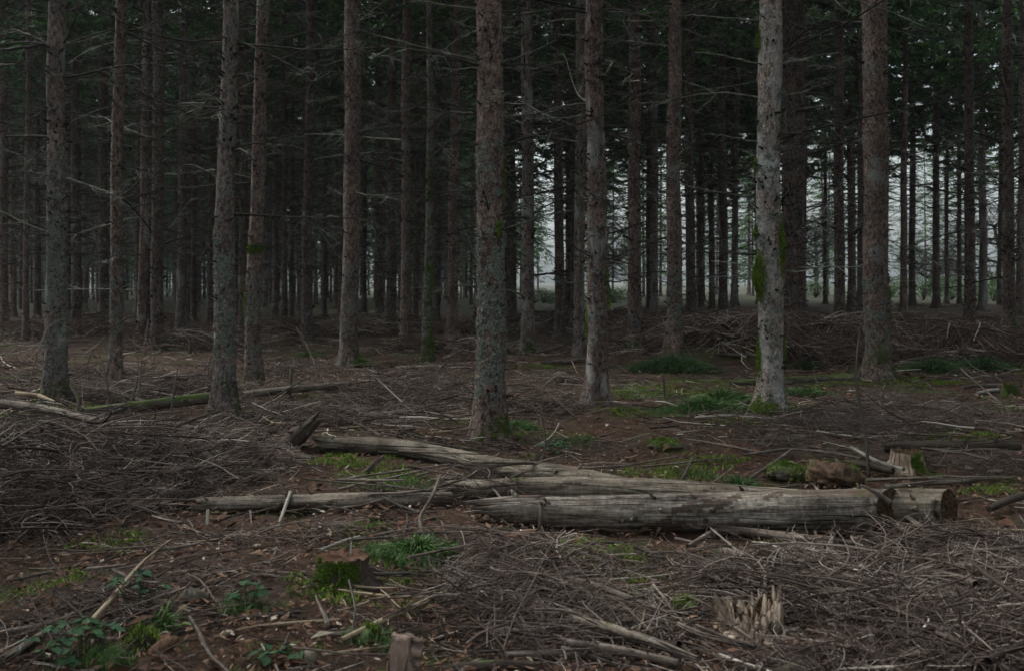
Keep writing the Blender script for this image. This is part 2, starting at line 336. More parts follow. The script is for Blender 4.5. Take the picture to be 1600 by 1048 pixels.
# ---------------------------------------------------------------- tree building blocks
def trunk_mesh(r_lo, r_hi, h_hi, H_tree, top_dx, top_dy, seed, S=22, near=True):
    """stem from the ground to the tip in local coordinates; leans by top_d at height h_hi"""
    r_ = np.random.default_rng(seed)
    zs = np.concatenate([[-0.25, 0.0, 0.03, 0.07, 0.12, 0.2, 0.3], np.arange(0.42, h_hi+0.6, 0.09 if near else 0.5), np.linspace(h_hi+0.9, H_tree, 14)])
    rad = np.interp(zs, [0.3, h_hi, H_tree], [r_lo, r_hi, 0.012])
    rad = rad*(1+0.02*np.sin(zs*3+seed)+0.012*np.sin(zs*7.3))
    fl = np.exp(-np.maximum(zs, 0)/0.19)
    th = np.arange(S)/S*2*pi; ph = r_.random()*6
    lobe = 0.5+0.5*np.cos(5*th+ph)*0.7+0.3*np.cos(3*th+ph*2)
    sway = 0.018*np.sin(zs*0.9+seed)+0.008*np.sin(zs*2.3+seed*2)
    ax = np.stack([top_dx*zs/h_hi+sway*(zs > 0.3)*np.clip(zs, 0, 1), top_dy*zs/h_hi+0*zs, zs], 1)
    R = rad[:, None]*(1+(0.26+0.8*lobe[None, :])*fl[:, None])
    if near: R = R*(1+r_.normal(0, 0.014, R.shape)+0.02*np.sin(zs[:, None]*5+2*th[None, :]+seed))
    V = ax[:, None, :]+np.stack([R*np.cos(th), R*np.sin(th), np.zeros_like(R)], -1)
    K = len(zs); idx = np.arange(K*S).reshape(K, S); nx = np.roll(idx, -1, 1)
    Q = np.stack([idx[:-1], nx[:-1], nx[1:], idx[1:]], -1).reshape(-1, 4)
    return V.reshape(-1, 3), Q, (zs, ax, rad)
def at_z(info, z):
    zs, ax, rad = info
    return np.stack([np.interp(z, zs, ax[:, 0]), np.interp(z, zs, ax[:, 1]), z], -1), np.interp(z, zs, rad)
def stubs(info, zmax, n, seed, size=1.0):
    r_ = np.random.default_rng(seed)
    wh = np.sort(r_.uniform(0.3, zmax, max(3, int(zmax/0.33)))); z = r_.choice(wh, n)+r_.normal(0, 0.035, n)
    k = n//3; z[:k] = r_.uniform(0.2, zmax, k); z = np.clip(z, 0.15, zmax)
    p, r = at_z(info, z); a = r_.uniform(0, 2*pi, n)
    d = np.stack([np.cos(a), np.sin(a), r_.uniform(-0.1, 0.7, n)], 1); d = unit(d)
    s = p+np.stack([np.cos(a), np.sin(a), 0*a], 1)*(r*0.85)[:, None]
    L = r_.uniform(0.025, 0.09, n)*size+r*0.15
    P = s[:, None, :]+d[:, None, :]*(L[:, None, None]*np.linspace(0, 1, 3)[None, :, None])
    R = (r_.uniform(0.006, 0.014, n)*size)[:, None]*np.array([1.6, 0.9, 0.5])[None, :]
    V, Q = tubes(P, R, 5, cap=True)
    return V, Q
def whorl_branches(info, z0, z1, spacing, per, seed, Lmul=1.0, side=14, K=9, thick=1.0, broken=0.35, sub=True):
    """dead branches: list of (V, Q, tone) per branch batch"""
    global rng
    old = rng; rng = np.random.default_rng(seed); r_ = rng
    zz = []; z = z0
    while z < z1:
        k = r_.poisson(per*(0.25+0.75*min(1, (z-z0)/2.5)))
        zz += list(z+r_.normal(0, 0.03, k)); z += spacing*r_.uniform(0.7, 1.3)
    zz = np.array(zz) if len(zz) else np.array([z1*0.9]); N = len(zz)
    p, r = at_z(info, zz); a = r_.uniform(0, 2*pi, N)
    L = r_.uniform(0.7, 2.3, N)*Lmul; br = r_.random(N) < broken; br |= (np.sin(a) < -0.72) & (r_.random(N) < .85); L[br] *= r_.uniform(0.12, 0.4, br.sum())
    el = r_.uniform(-0.25, 0.45, N)
    d = np.stack([np.cos(a), np.sin(a), el], 1)
    s = p+np.stack([np.cos(a), np.sin(a), 0*a], 1)*(r*0.7)[:, None]
    bend = np.zeros((N, 3)); bend[:, 2] = r_.normal(-0.02, 0.045, N)
    P = curves(s, d, L, K, 0.07, bend)
    rr = (0.006+0.0045*L)*thick; rr[br] *= 1.25
    R = taper(rr, K, 0.22)
    tone = np.clip(r_.normal(0.35, 0.2, N), 0, 1)
    A = Acc(); V, Q = tubes(P, R, 4); A.add(V, Q, tone=rep(tone, K, 4)+np.tile(np.repeat(np.linspace(0, .2, K), 4), N))
    if sub:
        ns = side; t = r_.uniform(0.18, 0.98, (N, ns)); ki = t*(K-1); k0 = np.minimum(ki.astype(int), K-2); fr = (ki-k0)[..., None]
        n_i = np.arange(N)[:, None]
        sp = P[n_i, k0]*(1-fr)+P[n_i, k0+1]*fr; md = unit(P[n_i, k0+1]-P[n_i, k0])
        lat = np.cross(md, [0, 0, 1.0]); lat = unit(lat)*r_.choice([-1, 1], (N, ns))[..., None]
        dd = md*r_.uniform(0.3, 1.1, (N, ns, 1))+lat+np.array([0, 0, 1.0])*r_.normal(-0.12, 0.28, (N, ns, 1))
        ll = (L[:, None]*r_.uniform(0.08, 0.38, (N, ns))*(1.1-0.6*t))*np.where(br, .3, 1)[:, None]
        P2 = curves(sp.reshape(-1, 3), dd.reshape(-1, 3), ll.ravel(), 4, 0.16)
        R2 = taper(np.repeat(rr*0.42, ns)*r_.uniform(.7, 1.2, N*ns), 4, 0.4)
        V, Q = tubes(P2, R2, 3); tn = np.repeat(tone, ns)+r_.uniform(0.0, 0.3, N*ns); A.add(V, Q, tone=rep(tn, 4, 3))
        # third order twiglets
        m = r_.random(N*ns) < 0.55; P3s = P2[m]; nn = len(P3s)
        if nn:
            for _ in range(2):
                kk = r_.integers(1, 4, nn); sp3 = P3s[np.arange(nn), kk]; d3 = unit(P3s[:, -1]-P3s[:, 0])+r_.normal(0, 0.7, (nn, 3))*np.array([1, 1, .5])
                P3 = curves(sp3, d3, r_.uniform(0.05, 0.22, nn), 3, 0.2)
                V, Q = tubes(P3, taper(r_.uniform(0.0016, 0.0026, nn)*thick, 3, 0.5), 3); A.add(V, Q, tone=rep(tn[m]+.1, 3, 3))
    rng = old
    return A, (P, R, tone, L)
def crown_mesh(z0, Ht, seed, dens=1.0, Rc=2.1, axis=None, low=False):
    r_ = np.random.default_rng(seed); A = Acc()
    nwh = int((Ht-z0)/0.42); zz = []; 
    for i in range(nwh):
        z = z0+(Ht-z0-0.2)*(i/nwh)
        zz += list(z+r_.normal(0, 0.07, r_.integers(4, 8)))
    zz = np.array(zz); N = len(zz); t = np.clip((zz-z0)/(Ht-z0), 0, 1)
    L = Rc*np.power(1-t, 0.75)*np.clip(0.35+t*3.5, 0, 1)*r_.uniform(0.6, 1.15, N)+0.12
    a = r_.uniform(0, 2*pi, N); K = 6
    u = np.linspace(0, 1, K)
    cx = 0 if axis is None else np.interp(zz, axis[0], axis[1][:, 0]); cy = 0 if axis is None else np.interp(zz, axis[0], axis[1][:, 1])
    slope = r_.uniform(-0.45, 0.15, N)-0.1+0.6*t
    P = np.zeros((N, K, 3))
    P[..., 0] = (cx if np.ndim(cx) == 0 else cx[:, None])+np.cos(a)[:, None]*L[:, None]*u; P[..., 1] = (cy if np.ndim(cy) == 0 else cy[:, None])+np.sin(a)[:, None]*L[:, None]*u
    P[..., 2] = zz[:, None]+L[:, None]*(slope[:, None]*u-0.28*u*u+0.22*u**4)
    V, Q = tubes(P, taper(0.006+0.006*L, K, 0.25), 3); A.add(V, Q, tone=0.3, m=1)
    per = int(46*dens); n_i = np.repeat(np.arange(N), per); M_ = len(n_i)
    keep = r_.random(M_) < np.clip(L[n_i]/Rc+0.12, 0, 1); n_i = n_i[keep]; M_ = len(n_i)
    tt = np.sqrt(r_.uniform(0.04, 1, M_)); ki = tt*(K-1); k0 = np.minimum(ki.astype(int), K-2); fr = (ki-k0)[:, None]
    s = P[n_i, k0]*(1-fr)+P[n_i, k0+1]*fr
    out = np.stack([np.cos(a), np.sin(a), 0*a], 1)[n_i]; lat = np.stack([-np.sin(a), np.cos(a), 0*a], 1)[n_i]
    sd_ = r_.choice([-1, 1], M_)[:, None]
    d = unit(out*r_.uniform(0.2, 1, (M_, 1))+lat*sd_*r_.uniform(0.3, 1.1, (M_, 1))+np.array([0, 0, 1.])*r_.normal(-0.35, 0.3, (M_, 1)))
    ll = r_.uniform(0.12, 0.42, M_)*np.clip(L[n_i]/1.2, 0.5, 1); wd = r_.uniform(0.018, 0.045, M_)
    up = unit(np.cross(d, r_.normal(0, 1, (M_, 3))))
    m1 = s+d*(ll*0.45)[:, None]; tip = s+d*ll[:, None]-np.array([0, 0, 1.])*(ll*0.15)[:, None]
    V = np.stack([s, m1+up*wd[:, None], tip, m1-up*wd[:, None]], 1).reshape(-1, 3)
    q = np.arange(M_*4).reshape(-1, 4)
    tone = np.clip(r_.normal(0.42, 0.18, M_)+0.25*(tt-0.5)+np.repeat(0, M_)+(r_.normal(0, .13, N))[n_i], 0, 1)
    A.add(V, q, tone=np.repeat(tone, 4), m=0)
    return A
def straight_info(r_lo, r_hi, Ht=22.0, h_hi=6.0):
    zs = np.array([0.0, 0.3, h_hi, Ht]); return (zs, np.stack([0*zs, 0*zs, zs], 1), np.array([r_lo, r_lo, r_hi, 0.012]))

# shared variants for the trees further off
print('variants')
TR, BR, CR = [], [], []
for i in range(6):
    V, Q, info = trunk_mesh(0.125, 0.105, 6.0, 21.5, 0, 0, 100+i, 14, False)
    v2, q2 = stubs(info, 7, 130, 200+i, 1.3)
    A = Acc().add(V, Q, m=0).add(v2, q2, tone=0.22, m=1)
    TR.append((A, info))
TRM = {}
def trunk_variant(i, mk_):
    if (i, mk_) not in TRM:
        o = TR[i][0].build('trunk', [M[mk_], M['limb']]); TRM[(i, mk_)] = o.data; bpy.data.objects.remove(o)
    return TRM[(i, mk_)]
for i in range(7):
    inf = TR[i % 6][1]
    A, _ = whorl_branches(inf, 1.2 if i < 5 else 2.2, 9.5, 0.32, 5.2, 300+i, 1.0, 9, 7, 1.35, 0.3)
    o = A.build('dead_branches', M['limb']); BR.append(o.data); bpy.data.objects.remove(o)
for i, z0 in enumerate([7.3, 8.2, 8.8, 7.8, 6.6, 7.2]):
    A = crown_mesh(z0, 22.0, 400+i, 1.25 if i < 4 else 2.4, 2.3 if i < 4 else 2.8)
    o = A.build('crown', [M['needle'], M['limb']]); CR.append(o.data); bpy.data.objects.remove(o)
# sparse low fringe: dead and half live boughs of the clearing edge
FR = []
for i in range(2):
    A = crown_mesh(2.0, 20.0, 450+i, 0.75, 2.6)
    o = A.build('crown', [M['needle'], M['limb']]); FR.append(o.data); bpy.data.objects.remove(o)

TREES = []   # (x, y, r) footprints
def child(name, data, parent, rz=0.0, sc=(1, 1, 1), kind=None):
    o = bpy.data.objects.new(name, data); COL.objects.link(o); o.parent = parent
    o.rotation_euler = (0, 0, rz); o.scale = sc
    if kind: o['kind'] = kind
    return o
def far_tree(x, y, diam, lean, label, group, matk='bark_brown', seed=0, name='spruce_tree', hscale=1.0, crown=True, fringe=False, br=True):
    r_ = random.Random(seed*7+3); z = gz(x, y)
    t = empty(name, (x, y, z), label, 'tree', group)
    t.rotation_euler = (lean[1], lean[0], 0)
    s = diam/0.25; vi = r_.randrange(6)
    child('trunk', trunk_variant(vi, matk), t, r_.uniform(0, 6.28), (s, s, hscale))
    if br: child('dead_branches', BR[r_.randrange(len(BR))], t, r_.uniform(0, 6.28), (1, 1, hscale), 'stuff')
    if crown:
        d = (CR[4+r_.randrange(2)] if (x > 0 and y > 33) else CR[r_.randrange(4)]) if not fringe else FR[r_.randrange(2)]
        child('crown', d, t, r_.uniform(0, 6.28), (1, 1, hscale*r_.uniform(0.95, 1.08)))
    TREES.append((x, y, diam/2)); return t

# ---------------------------------------------------------------- lichen clumps
def lichen(parent, info, spec, seed, facing=-pi/2):
    """spec: list of (z0, z1, clumps, size)"""
    r_ = np.random.default_rng(seed); A = Acc()
    for z0, z1, n, sz in spec:
        zc = r_.uniform(z0, z1, n); ac = facing+r_.uniform(-1.7, 1.7, n)
        cs = sz*r_.lognormal(0, 0.45, n)
        k = 34; z = np.repeat(zc, k)+r_.normal(0, 1, n*k)*np.repeat(cs, k)*0.8
        p, r = at_z(info, z); a = np.repeat(ac, k)+r_.normal(0, 1, n*k)*np.repeat(cs, k)/np.maximum(r, .05)
        nrm = np.stack([np.cos(a), np.sin(a), 0*a], 1); lift = np.abs(r_.normal(0, 0.006, n*k))
        c = p+nrm*(r+lift)[:, None]
        u = unit(np.cross(nrm, r_.normal(0, 1, (n*k, 3)))); v = np.cross(nrm, u)
        h = r_.uniform(0.004, 0.012, n*k)[:, None]; e = nrm*r_.uniform(0.0, 0.014, (n*k, 1))
        V = np.stack([c-u*h-v*h*.6, c+u*h-v*h*.4+e*.5, c+u*h*.8+v*h+e, c-u*h*.7+v*h*.8+e*.3], 1).reshape(-1, 3)
        A.add(V, np.arange(n*k*4).reshape(-1, 4), tone=np.repeat(np.clip(r_.normal(0.5, 0.25, n*k), 0, 1), 4))
    o = A.build('lichen', M['lichen'], parent); o['kind'] = 'stuff'; return o

# ---------------------------------------------------------------- the trees one can tell apart
# base px, base py, width at base, px at frame top, width at top, material, label, level(0 near,1 mid,2 plain), depth override
HERO = [
 (85, 632, 37, 92, 25, 'bark_lichen', 'thick lichen-crusted spruce at far left with mossy foot', 0),
 (180, 597, 21, 189, 17, 'bark_brown', 'straight brown spruce just right of the lichen-crusted leftmost one', 0),
 (350, 652, 38, 360, 23, 'bark_lichen', 'spruce with pale lichen spot standing by the mossy fallen trunk', 0),
 (395, 602, 27, 409, 19, 'bark_brown', 'brown spruce with green moss band right beside the pale-spotted one', 0),
 (545, 570, 29, 553, 27, 'bark_brown', 'brown knobbly spruce with pale streaks and grass tuft at its foot', 0),
 (765, 684, 50, 764, 41, 'bark_brown', 'thickest central spruce with clumps of grey-green lichen on its bark', 0),
 (932, 634, 36, 931, 27, 'bark_pink', 'brown spruce with white dot and mossy side right of the centre', 0),
 (1053, 553, 27, 1055, 20, 'bark_brown', 'slim brown spruce with lichen base behind dark grass mound', 0),
 (1205, 650, 43, 1203, 35, 'bark_grey', 'pale grey spruce with bright bark and moss lumps on its sides', 0),
 (1373, 592, 42, 1364, 37, 'bark_brown', 'stout reddish-brown spruce with moss at foot by fallen mossy log', 0),
 (668, 566, 17, 673, 9, 'bark_moss', 'thin leaning spruce coated with green moss near the centre', 0),
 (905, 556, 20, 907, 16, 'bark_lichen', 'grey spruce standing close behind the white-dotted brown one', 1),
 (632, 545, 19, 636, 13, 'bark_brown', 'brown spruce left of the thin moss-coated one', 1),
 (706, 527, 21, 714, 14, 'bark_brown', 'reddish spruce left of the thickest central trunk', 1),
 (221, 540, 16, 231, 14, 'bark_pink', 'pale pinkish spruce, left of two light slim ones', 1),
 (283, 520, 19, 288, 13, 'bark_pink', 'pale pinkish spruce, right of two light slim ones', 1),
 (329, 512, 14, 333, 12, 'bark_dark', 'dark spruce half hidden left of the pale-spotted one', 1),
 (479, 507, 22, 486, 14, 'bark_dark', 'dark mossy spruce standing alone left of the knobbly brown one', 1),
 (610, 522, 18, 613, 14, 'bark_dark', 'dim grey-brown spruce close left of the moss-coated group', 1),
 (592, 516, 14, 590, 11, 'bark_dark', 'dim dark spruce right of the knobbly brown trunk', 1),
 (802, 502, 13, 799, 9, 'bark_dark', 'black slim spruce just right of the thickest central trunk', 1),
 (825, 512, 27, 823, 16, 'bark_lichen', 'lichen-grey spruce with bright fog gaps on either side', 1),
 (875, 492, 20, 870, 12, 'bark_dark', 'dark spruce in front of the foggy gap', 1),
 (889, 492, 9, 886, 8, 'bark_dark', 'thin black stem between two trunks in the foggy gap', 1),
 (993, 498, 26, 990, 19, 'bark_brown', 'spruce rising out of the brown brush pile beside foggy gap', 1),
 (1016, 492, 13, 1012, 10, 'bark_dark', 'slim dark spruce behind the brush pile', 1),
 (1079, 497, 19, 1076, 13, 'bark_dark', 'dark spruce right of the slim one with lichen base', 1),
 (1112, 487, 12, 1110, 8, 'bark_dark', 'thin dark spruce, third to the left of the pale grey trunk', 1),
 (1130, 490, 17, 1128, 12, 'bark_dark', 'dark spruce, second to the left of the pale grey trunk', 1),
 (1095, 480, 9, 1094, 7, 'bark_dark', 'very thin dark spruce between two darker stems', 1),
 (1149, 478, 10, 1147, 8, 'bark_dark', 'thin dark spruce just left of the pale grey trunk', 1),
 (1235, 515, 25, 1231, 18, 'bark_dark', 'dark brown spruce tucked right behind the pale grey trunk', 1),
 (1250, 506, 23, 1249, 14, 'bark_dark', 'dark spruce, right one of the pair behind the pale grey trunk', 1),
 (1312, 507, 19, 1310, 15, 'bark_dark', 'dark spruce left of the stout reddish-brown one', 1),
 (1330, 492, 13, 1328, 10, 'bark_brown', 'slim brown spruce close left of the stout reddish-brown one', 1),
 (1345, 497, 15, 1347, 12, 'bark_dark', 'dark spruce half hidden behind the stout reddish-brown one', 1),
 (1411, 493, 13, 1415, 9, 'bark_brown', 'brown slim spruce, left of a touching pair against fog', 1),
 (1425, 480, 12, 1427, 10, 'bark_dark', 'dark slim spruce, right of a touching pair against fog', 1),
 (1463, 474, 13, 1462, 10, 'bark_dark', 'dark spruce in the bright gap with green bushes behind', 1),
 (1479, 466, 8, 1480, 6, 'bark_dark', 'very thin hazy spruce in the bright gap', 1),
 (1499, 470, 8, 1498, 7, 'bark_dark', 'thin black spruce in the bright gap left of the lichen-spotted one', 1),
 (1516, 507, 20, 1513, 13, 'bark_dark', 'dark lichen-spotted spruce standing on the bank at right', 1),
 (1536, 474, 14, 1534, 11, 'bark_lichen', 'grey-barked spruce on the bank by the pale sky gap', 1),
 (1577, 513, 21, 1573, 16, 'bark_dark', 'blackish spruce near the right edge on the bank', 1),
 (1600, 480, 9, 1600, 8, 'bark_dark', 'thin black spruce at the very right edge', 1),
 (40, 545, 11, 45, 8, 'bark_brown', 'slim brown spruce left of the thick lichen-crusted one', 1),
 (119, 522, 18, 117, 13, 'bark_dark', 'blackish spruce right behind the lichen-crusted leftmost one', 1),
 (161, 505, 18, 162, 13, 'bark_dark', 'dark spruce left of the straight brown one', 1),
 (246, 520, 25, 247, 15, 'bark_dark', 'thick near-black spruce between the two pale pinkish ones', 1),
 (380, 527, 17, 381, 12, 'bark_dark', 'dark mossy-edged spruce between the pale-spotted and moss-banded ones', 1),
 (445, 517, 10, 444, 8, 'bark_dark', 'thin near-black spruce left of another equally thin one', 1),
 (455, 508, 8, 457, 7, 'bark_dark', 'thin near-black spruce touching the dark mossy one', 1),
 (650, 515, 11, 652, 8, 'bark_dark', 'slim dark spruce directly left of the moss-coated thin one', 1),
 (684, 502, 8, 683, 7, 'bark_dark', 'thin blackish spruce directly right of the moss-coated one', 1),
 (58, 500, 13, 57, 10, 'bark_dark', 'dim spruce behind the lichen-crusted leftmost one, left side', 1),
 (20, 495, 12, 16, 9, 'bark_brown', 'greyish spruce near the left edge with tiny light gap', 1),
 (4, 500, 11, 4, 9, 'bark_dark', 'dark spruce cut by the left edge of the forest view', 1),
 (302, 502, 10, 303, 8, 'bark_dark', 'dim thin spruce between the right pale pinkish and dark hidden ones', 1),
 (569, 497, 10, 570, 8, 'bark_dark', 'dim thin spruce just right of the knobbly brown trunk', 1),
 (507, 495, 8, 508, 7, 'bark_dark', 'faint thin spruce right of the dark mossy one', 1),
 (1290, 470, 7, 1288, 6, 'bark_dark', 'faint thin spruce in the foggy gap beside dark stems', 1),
 (1186, 472, 8, 1175, 7, 'bark_dark', 'faint thin spruce peeping left of the pale grey trunk', 1),
]
print('heroes')
HINFO = {}
for hi, (bx, by, wb, tx, wt, mk_, lab, lvl) in enumerate(HERO):
    p = gp(bx, by); Y = p[1]
    if bx > 955 and by < 515 and Y > 30: Y = min(Y, 48)
    # distance also limited by a believable stem thickness
    Ymax = 0.34*F/wb; Ymin = 0.17*F/wb
    if lvl == 1: Y = min(max(Y, min(Ymin, 60)), Ymax)
    p = np.array([(bx-800)/F*Y, Y, 0]); p[2] = gz(p[0], Y)
    k = Y/F; d0 = wb*k*0.90; d1 = wt*k
    ztop = H+HY*k-p[2]
    tdx = (tx-bx)*k; r_lo = d0/2; r_hi = min(d1/2, r_lo*0.98)
    Ht = min(max(19.0+2.5*sin(hi*1.7), ztop+5), 24)
    rt = r_hi if ztop < Ht-3 else r_lo*0.5
    if lvl == 0:
        t = empty('spruce_tree', tuple(p), lab, 'tree', 'spruce trees of the plantation')
        V, Q, info = trunk_mesh(r_lo, rt, ztop, Ht, tdx, 0, hi+1, 30, True)
        v2, q2 = stubs(info, 7.0, 170 if wb > 24 else 120, 500+hi, 1.0)
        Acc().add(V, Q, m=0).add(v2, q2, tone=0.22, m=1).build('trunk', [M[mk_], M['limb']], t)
        zlo = 1.7 if by > 560 else 1.4
        zt = ztop+0.7
        A, (P, R, tone, L) = whorl_branches(info, zlo, zt, 0.36, 4.4 if by < 640 else 4.0, 600+hi, 0.95, 13, 9, 0.95, 0.45)
        # the limbs one can follow are parts, the fine twigs on them one mass
        order = np.argsort(-L)[:60]; r2 = np.random.default_rng(hi)
        for b in order:
            # twigs of this limb ride with it
            V1, Q1 = tubes(P[b:b+1], R[b:b+1], 5)
            mk('branch', V1, Q1, mat=M['limb'], parent=t, tone=np.full(len(V1), tone[b]))
        o = A.build('dead_twigs', M['limb'], t); o['kind'] = 'stuff'
        # remaining mass also includes higher whorls
        A2, _ = whorl_branches(info, zt, min(zt+3.5, 10), 0.34, 4, 700+hi, 0.8, 6, 6, 1.0, 0.3, False)
        o = A2.build('upper_dead_branches', M['limb'], t); o['kind'] = 'stuff'
        cr = crown_mesh(8.5 if by < 640 else 9.5, Ht, 800+hi, 0.8, 2.0, axis=(info[0], info[1]))
        cr.build('crown', [M['needle'], M['limb']], t)
        spec = {0: [(0.2, 3.0, 130, 0.024)], 2: [(0.5, 2.0, 70, 0.022), (0.1, 3.2, 40, 0.014)], 5: [(0.3, 1.1, 85, 0.018), (1.1, 2.0, 75, 0.022), (1.9, 2.9, 24, 0.024)],
                4: [(0.2, 2.0, 60, 0.012)], 6: [(0.3, 3.0, 50, 0.012)], 7: [(0.1, 1.6, 110, 0.016)], 8: [(0.2, 3.5, 70, 0.014)], 9: [(0.2, 1.6, 130, 0.014)], 3: [(0.2, 1.6, 60, 0.016)], 1: [(0.2, 1.6, 70, 0.014)], 10: [(0.2, 2.5, 90, 0.014)]}[hi]
        lichen(t, info, spec, 900+hi)
        HINFO[hi] = (t, info, p)
        TREES.append((p[0], p[1], d0/2))
    else:
        ang = math.atan2(tdx, max(ztop, 1))
        far_tree(p[0], p[1], (d0*0.5+d1*0.5)*1.05, (ang, 0), lab, 'spruce trees of the plantation', mk_, hi+40,
                 crown=True)

# ---------------------------------------------------------------- the forest behind
print('fill')
def gap_px(px):   # where the photo shows open fog between the stems
    return (836 < px < 866) or (945 < px < 985) or (1258 < px < 1300) or (1352 < px < 1362) or (1432 < px < 1458) or (1484 < px < 1512) or (1524 < px < 1530) or (1543 < px < 1568)
zones = [(0, 200, 'behind the lichen-crusted leftmost spruce'), (200, 330, 'behind the two pale pinkish spruces'), (330, 530, 'between the moss-banded and the knobbly brown spruce'),
         (530, 720, 'behind the moss-coated thin spruce'), (720, 940, 'behind the thickest central spruce'), (940, 1180, 'left of the pale grey spruce'), (1180, 1400, 'right of the pale grey spruce'), (1400, 1600, 'in the foggy opening at the right edge')]
r0 = random.Random(5); count = 0; tries = 0
while count < 250 and tries < 30000:
    tries += 1
    Y = math.sqrt(r0.uniform(24**2, 95**2)); x = r0.uniform(-0.56*Y-3, 0.56*Y+3); px = 800+x/Y*F
    if px > 1180 and Y > 46 and r0.random() < 0.9: continue
    if px > 780 and Y > 55 and r0.random() < 0.9: continue
    if px > 830 and gap_px(px) and r0.random() < 0.97: continue
    if px > 1400 and r0.random() < 0.6: continue
    if Y < 30 and (px > 780): continue
    if any((x-a)**2+(Y-b)**2 < (2.0 if Y < 50 else 2.4)**2 for a, b, _ in TREES): continue
    far = 'dim' if Y < 55 else 'faint hazy'
    zl = next((z[2] for z in zones if z[0] <= px < z[1]), 'at the outer edge of the forest')
    far_tree(x, Y, r0.uniform(0.17, 0.30), (r0.gauss(0, 0.008), r0.gauss(0, 0.008)),
             f'one of the {far} slim spruces {zl}', f'{far} spruces {zl}', r0.choice(['bark_dark', 'bark_brown', 'bark_dark', 'bark_lichen']), 1000+count, br=not (px > 1180 and Y > 46))
    count += 1
k = 0
for i in range(400):
    Y = r0.uniform(74, 100); x = r0.uniform(-0.05*Y, 0.56*Y)
    if any((x-a)**2+(Y-b)**2 < 3.0**2 for a, b, _ in TREES): continue
    px = 800+x/Y*F; zl = next((z[2] for z in zones if z[0] <= px < z[1]), 'at the outer edge of the forest')
    far_tree(x, Y, r0.uniform(0.15, 0.24), (r0.gauss(0, 0.01), r0.gauss(0, 0.01)), f'one of the low-branched hazy spruces {zl}', f'low-branched spruces {zl}', 'bark_dark', 3000+k, fringe=True, br=False, hscale=r0.uniform(.7, 1.0)); k += 1
    if k >= 15: break
print('fill trees', count)
# far edge of the wood across the clearing, too far and hazy to count
def far_wood():
    A = Acc(); r_ = np.random.default_rng(77)
    for i in range(200):
        if i < 175: Y = r_.uniform(92, 160); x = r_.uniform(-0.6*Y, 0.03*Y)
        else: Y = r_.uniform(240, 400); x = r_.uniform(-0.1*Y, 0.6*Y)
        z = gz(x, Y); Ht = r_.uniform(17, 24); V, Q, info = trunk_mesh(0.14, 0.11, 6, Ht, 0, 0, i, 6, False); off = np.array([x, Y, z])
        A.add(V+off, Q, tone=0.3, m=1)
        c = crown_mesh(r_.uniform(1, 5), Ht, 5000+i, 0.16, 2.8)
        for Vv, Qq in ((c.V[1], c.Q[1]-len(c.V[0])),):
            s = Vv.reshape(-1, 4, 3); cen = s.mean(1, keepdims=True); Vv = (cen+(s-cen)*2.6).reshape(-1, 3)
            A.add(Vv+off, Qq, tone=0.4, m=0)
    o = A.build('distant_wood', [M['needle'], M['limb']]); tag(o, 'far-off wood fading into the fog beyond the clearing', 'forest', kind='stuff')
far_wood()
# unseen spruces added beside and behind the camera to block low sky light
def shade_wood():
    A = Acc(); r_ = np.random.default_rng(88); pts = []; cr_ = [crown_mesh(z, 20.5, 5500+i, 0.42, 2.3) for i, z in enumerate((7.0, 8.0, 6.0))]
    tries = 0
    while len(pts) < 80 and tries < 6000:
        tries += 1
        x = r_.uniform(-26, 26); y = r_.uniform(-24, 22)
        if abs(x) < 0.56*max(y, 0)+3.2 and y > -4.0: continue
        if abs(x) < 10 and y <= 2: continue  # gap left behind the camera so front light reaches the stems
        if any((x-a)**2+(y-b)**2 < 2.9**2 for a, b in pts): continue
        pts.append((x, y))
    for i, (x, y) in enumerate(pts):
        V, Q, info = trunk_mesh(0.13, 0.11, 6, 20.5, 0, 0, i, 7, False); off = np.array([x, y, gz(x, y)]); A.add(V+off, Q, tone=0.3, m=1)
        c = cr_[i % 3]; base = 0
        for Vv, Qq, m_ in zip(c.V, c.Q, (1, 0)):
            s = Vv.reshape(-1, 4, 3) if m_ == 0 else None
            if s is not None: cen = s.mean(1, keepdims=True); Vv = (cen+(s-cen)*2.2).reshape(-1, 3)
            A.add(Vv+off, Qq-base, tone=0.4, m=m_); base += len(Vv)
    o = A.build('added_shade_wood', [M['needle'], M['limb']]); tag(o, 'unseen spruces added beside and behind the viewpoint to block low light', 'forest', kind='stuff')
shade_wood()
# bare gnarled tree and bushes in the clearing
def gnarled_tree(px, Y, Ht, seed, lab):
    global rng
    x = (px-800)/F*Y; z = gz(x, Y); t = empty('deciduous_tree', (x, Y, z), lab, 'tree')
    rng = np.random.default_rng(seed)
    P = curves(np.array([[0, 0, -0.2]]), np.array([[0.1, 0, 1.0]]), Ht*0.55, 9, 0.13); R = taper(np.array([0.20]), 9, 0.45); V, Q = tubes(P, R, 10); mk('trunk', V, Q, mat=M['bark_dark'], parent=t)
    A = Acc(); cur = P; rad = 0.09; L = Ht*0.45
    for lev, (n, K) in enumerate(((9, 8), (8, 6), (8, 5), (5, 4))):
        N = cur.shape[0]; k = rng.integers(cur.shape[1]//3, cur.shape[1], (N, n)); s = cur[np.arange(N)[:, None], k].reshape(-1, 3)
        d = rng.normal(0, 1, (N*n, 3))*np.array([1, 1, 0.5])+np.array([0, 0, 0.35]); cur = curves(s, d, rng.uniform(0.5, 1.1, N*n)*L, K, 0.28); V, Q = tubes(cur, taper(np.full(N*n, rad), K, .4), 4 if lev < 2 else 3)
        A.add(V, Q, tone=0.3); L *= 0.5; rad *= 0.45
    A.build('crown', M['limb'], t)
gnarled_tree(1556, 64, 9, 5, 'gnarled bare deciduous tree in fog at the right edge of the clearing')
gnarled_tree(1450, 78, 8, 6, 'bare crooked tree in fog behind the dark spruce in the bright gap')
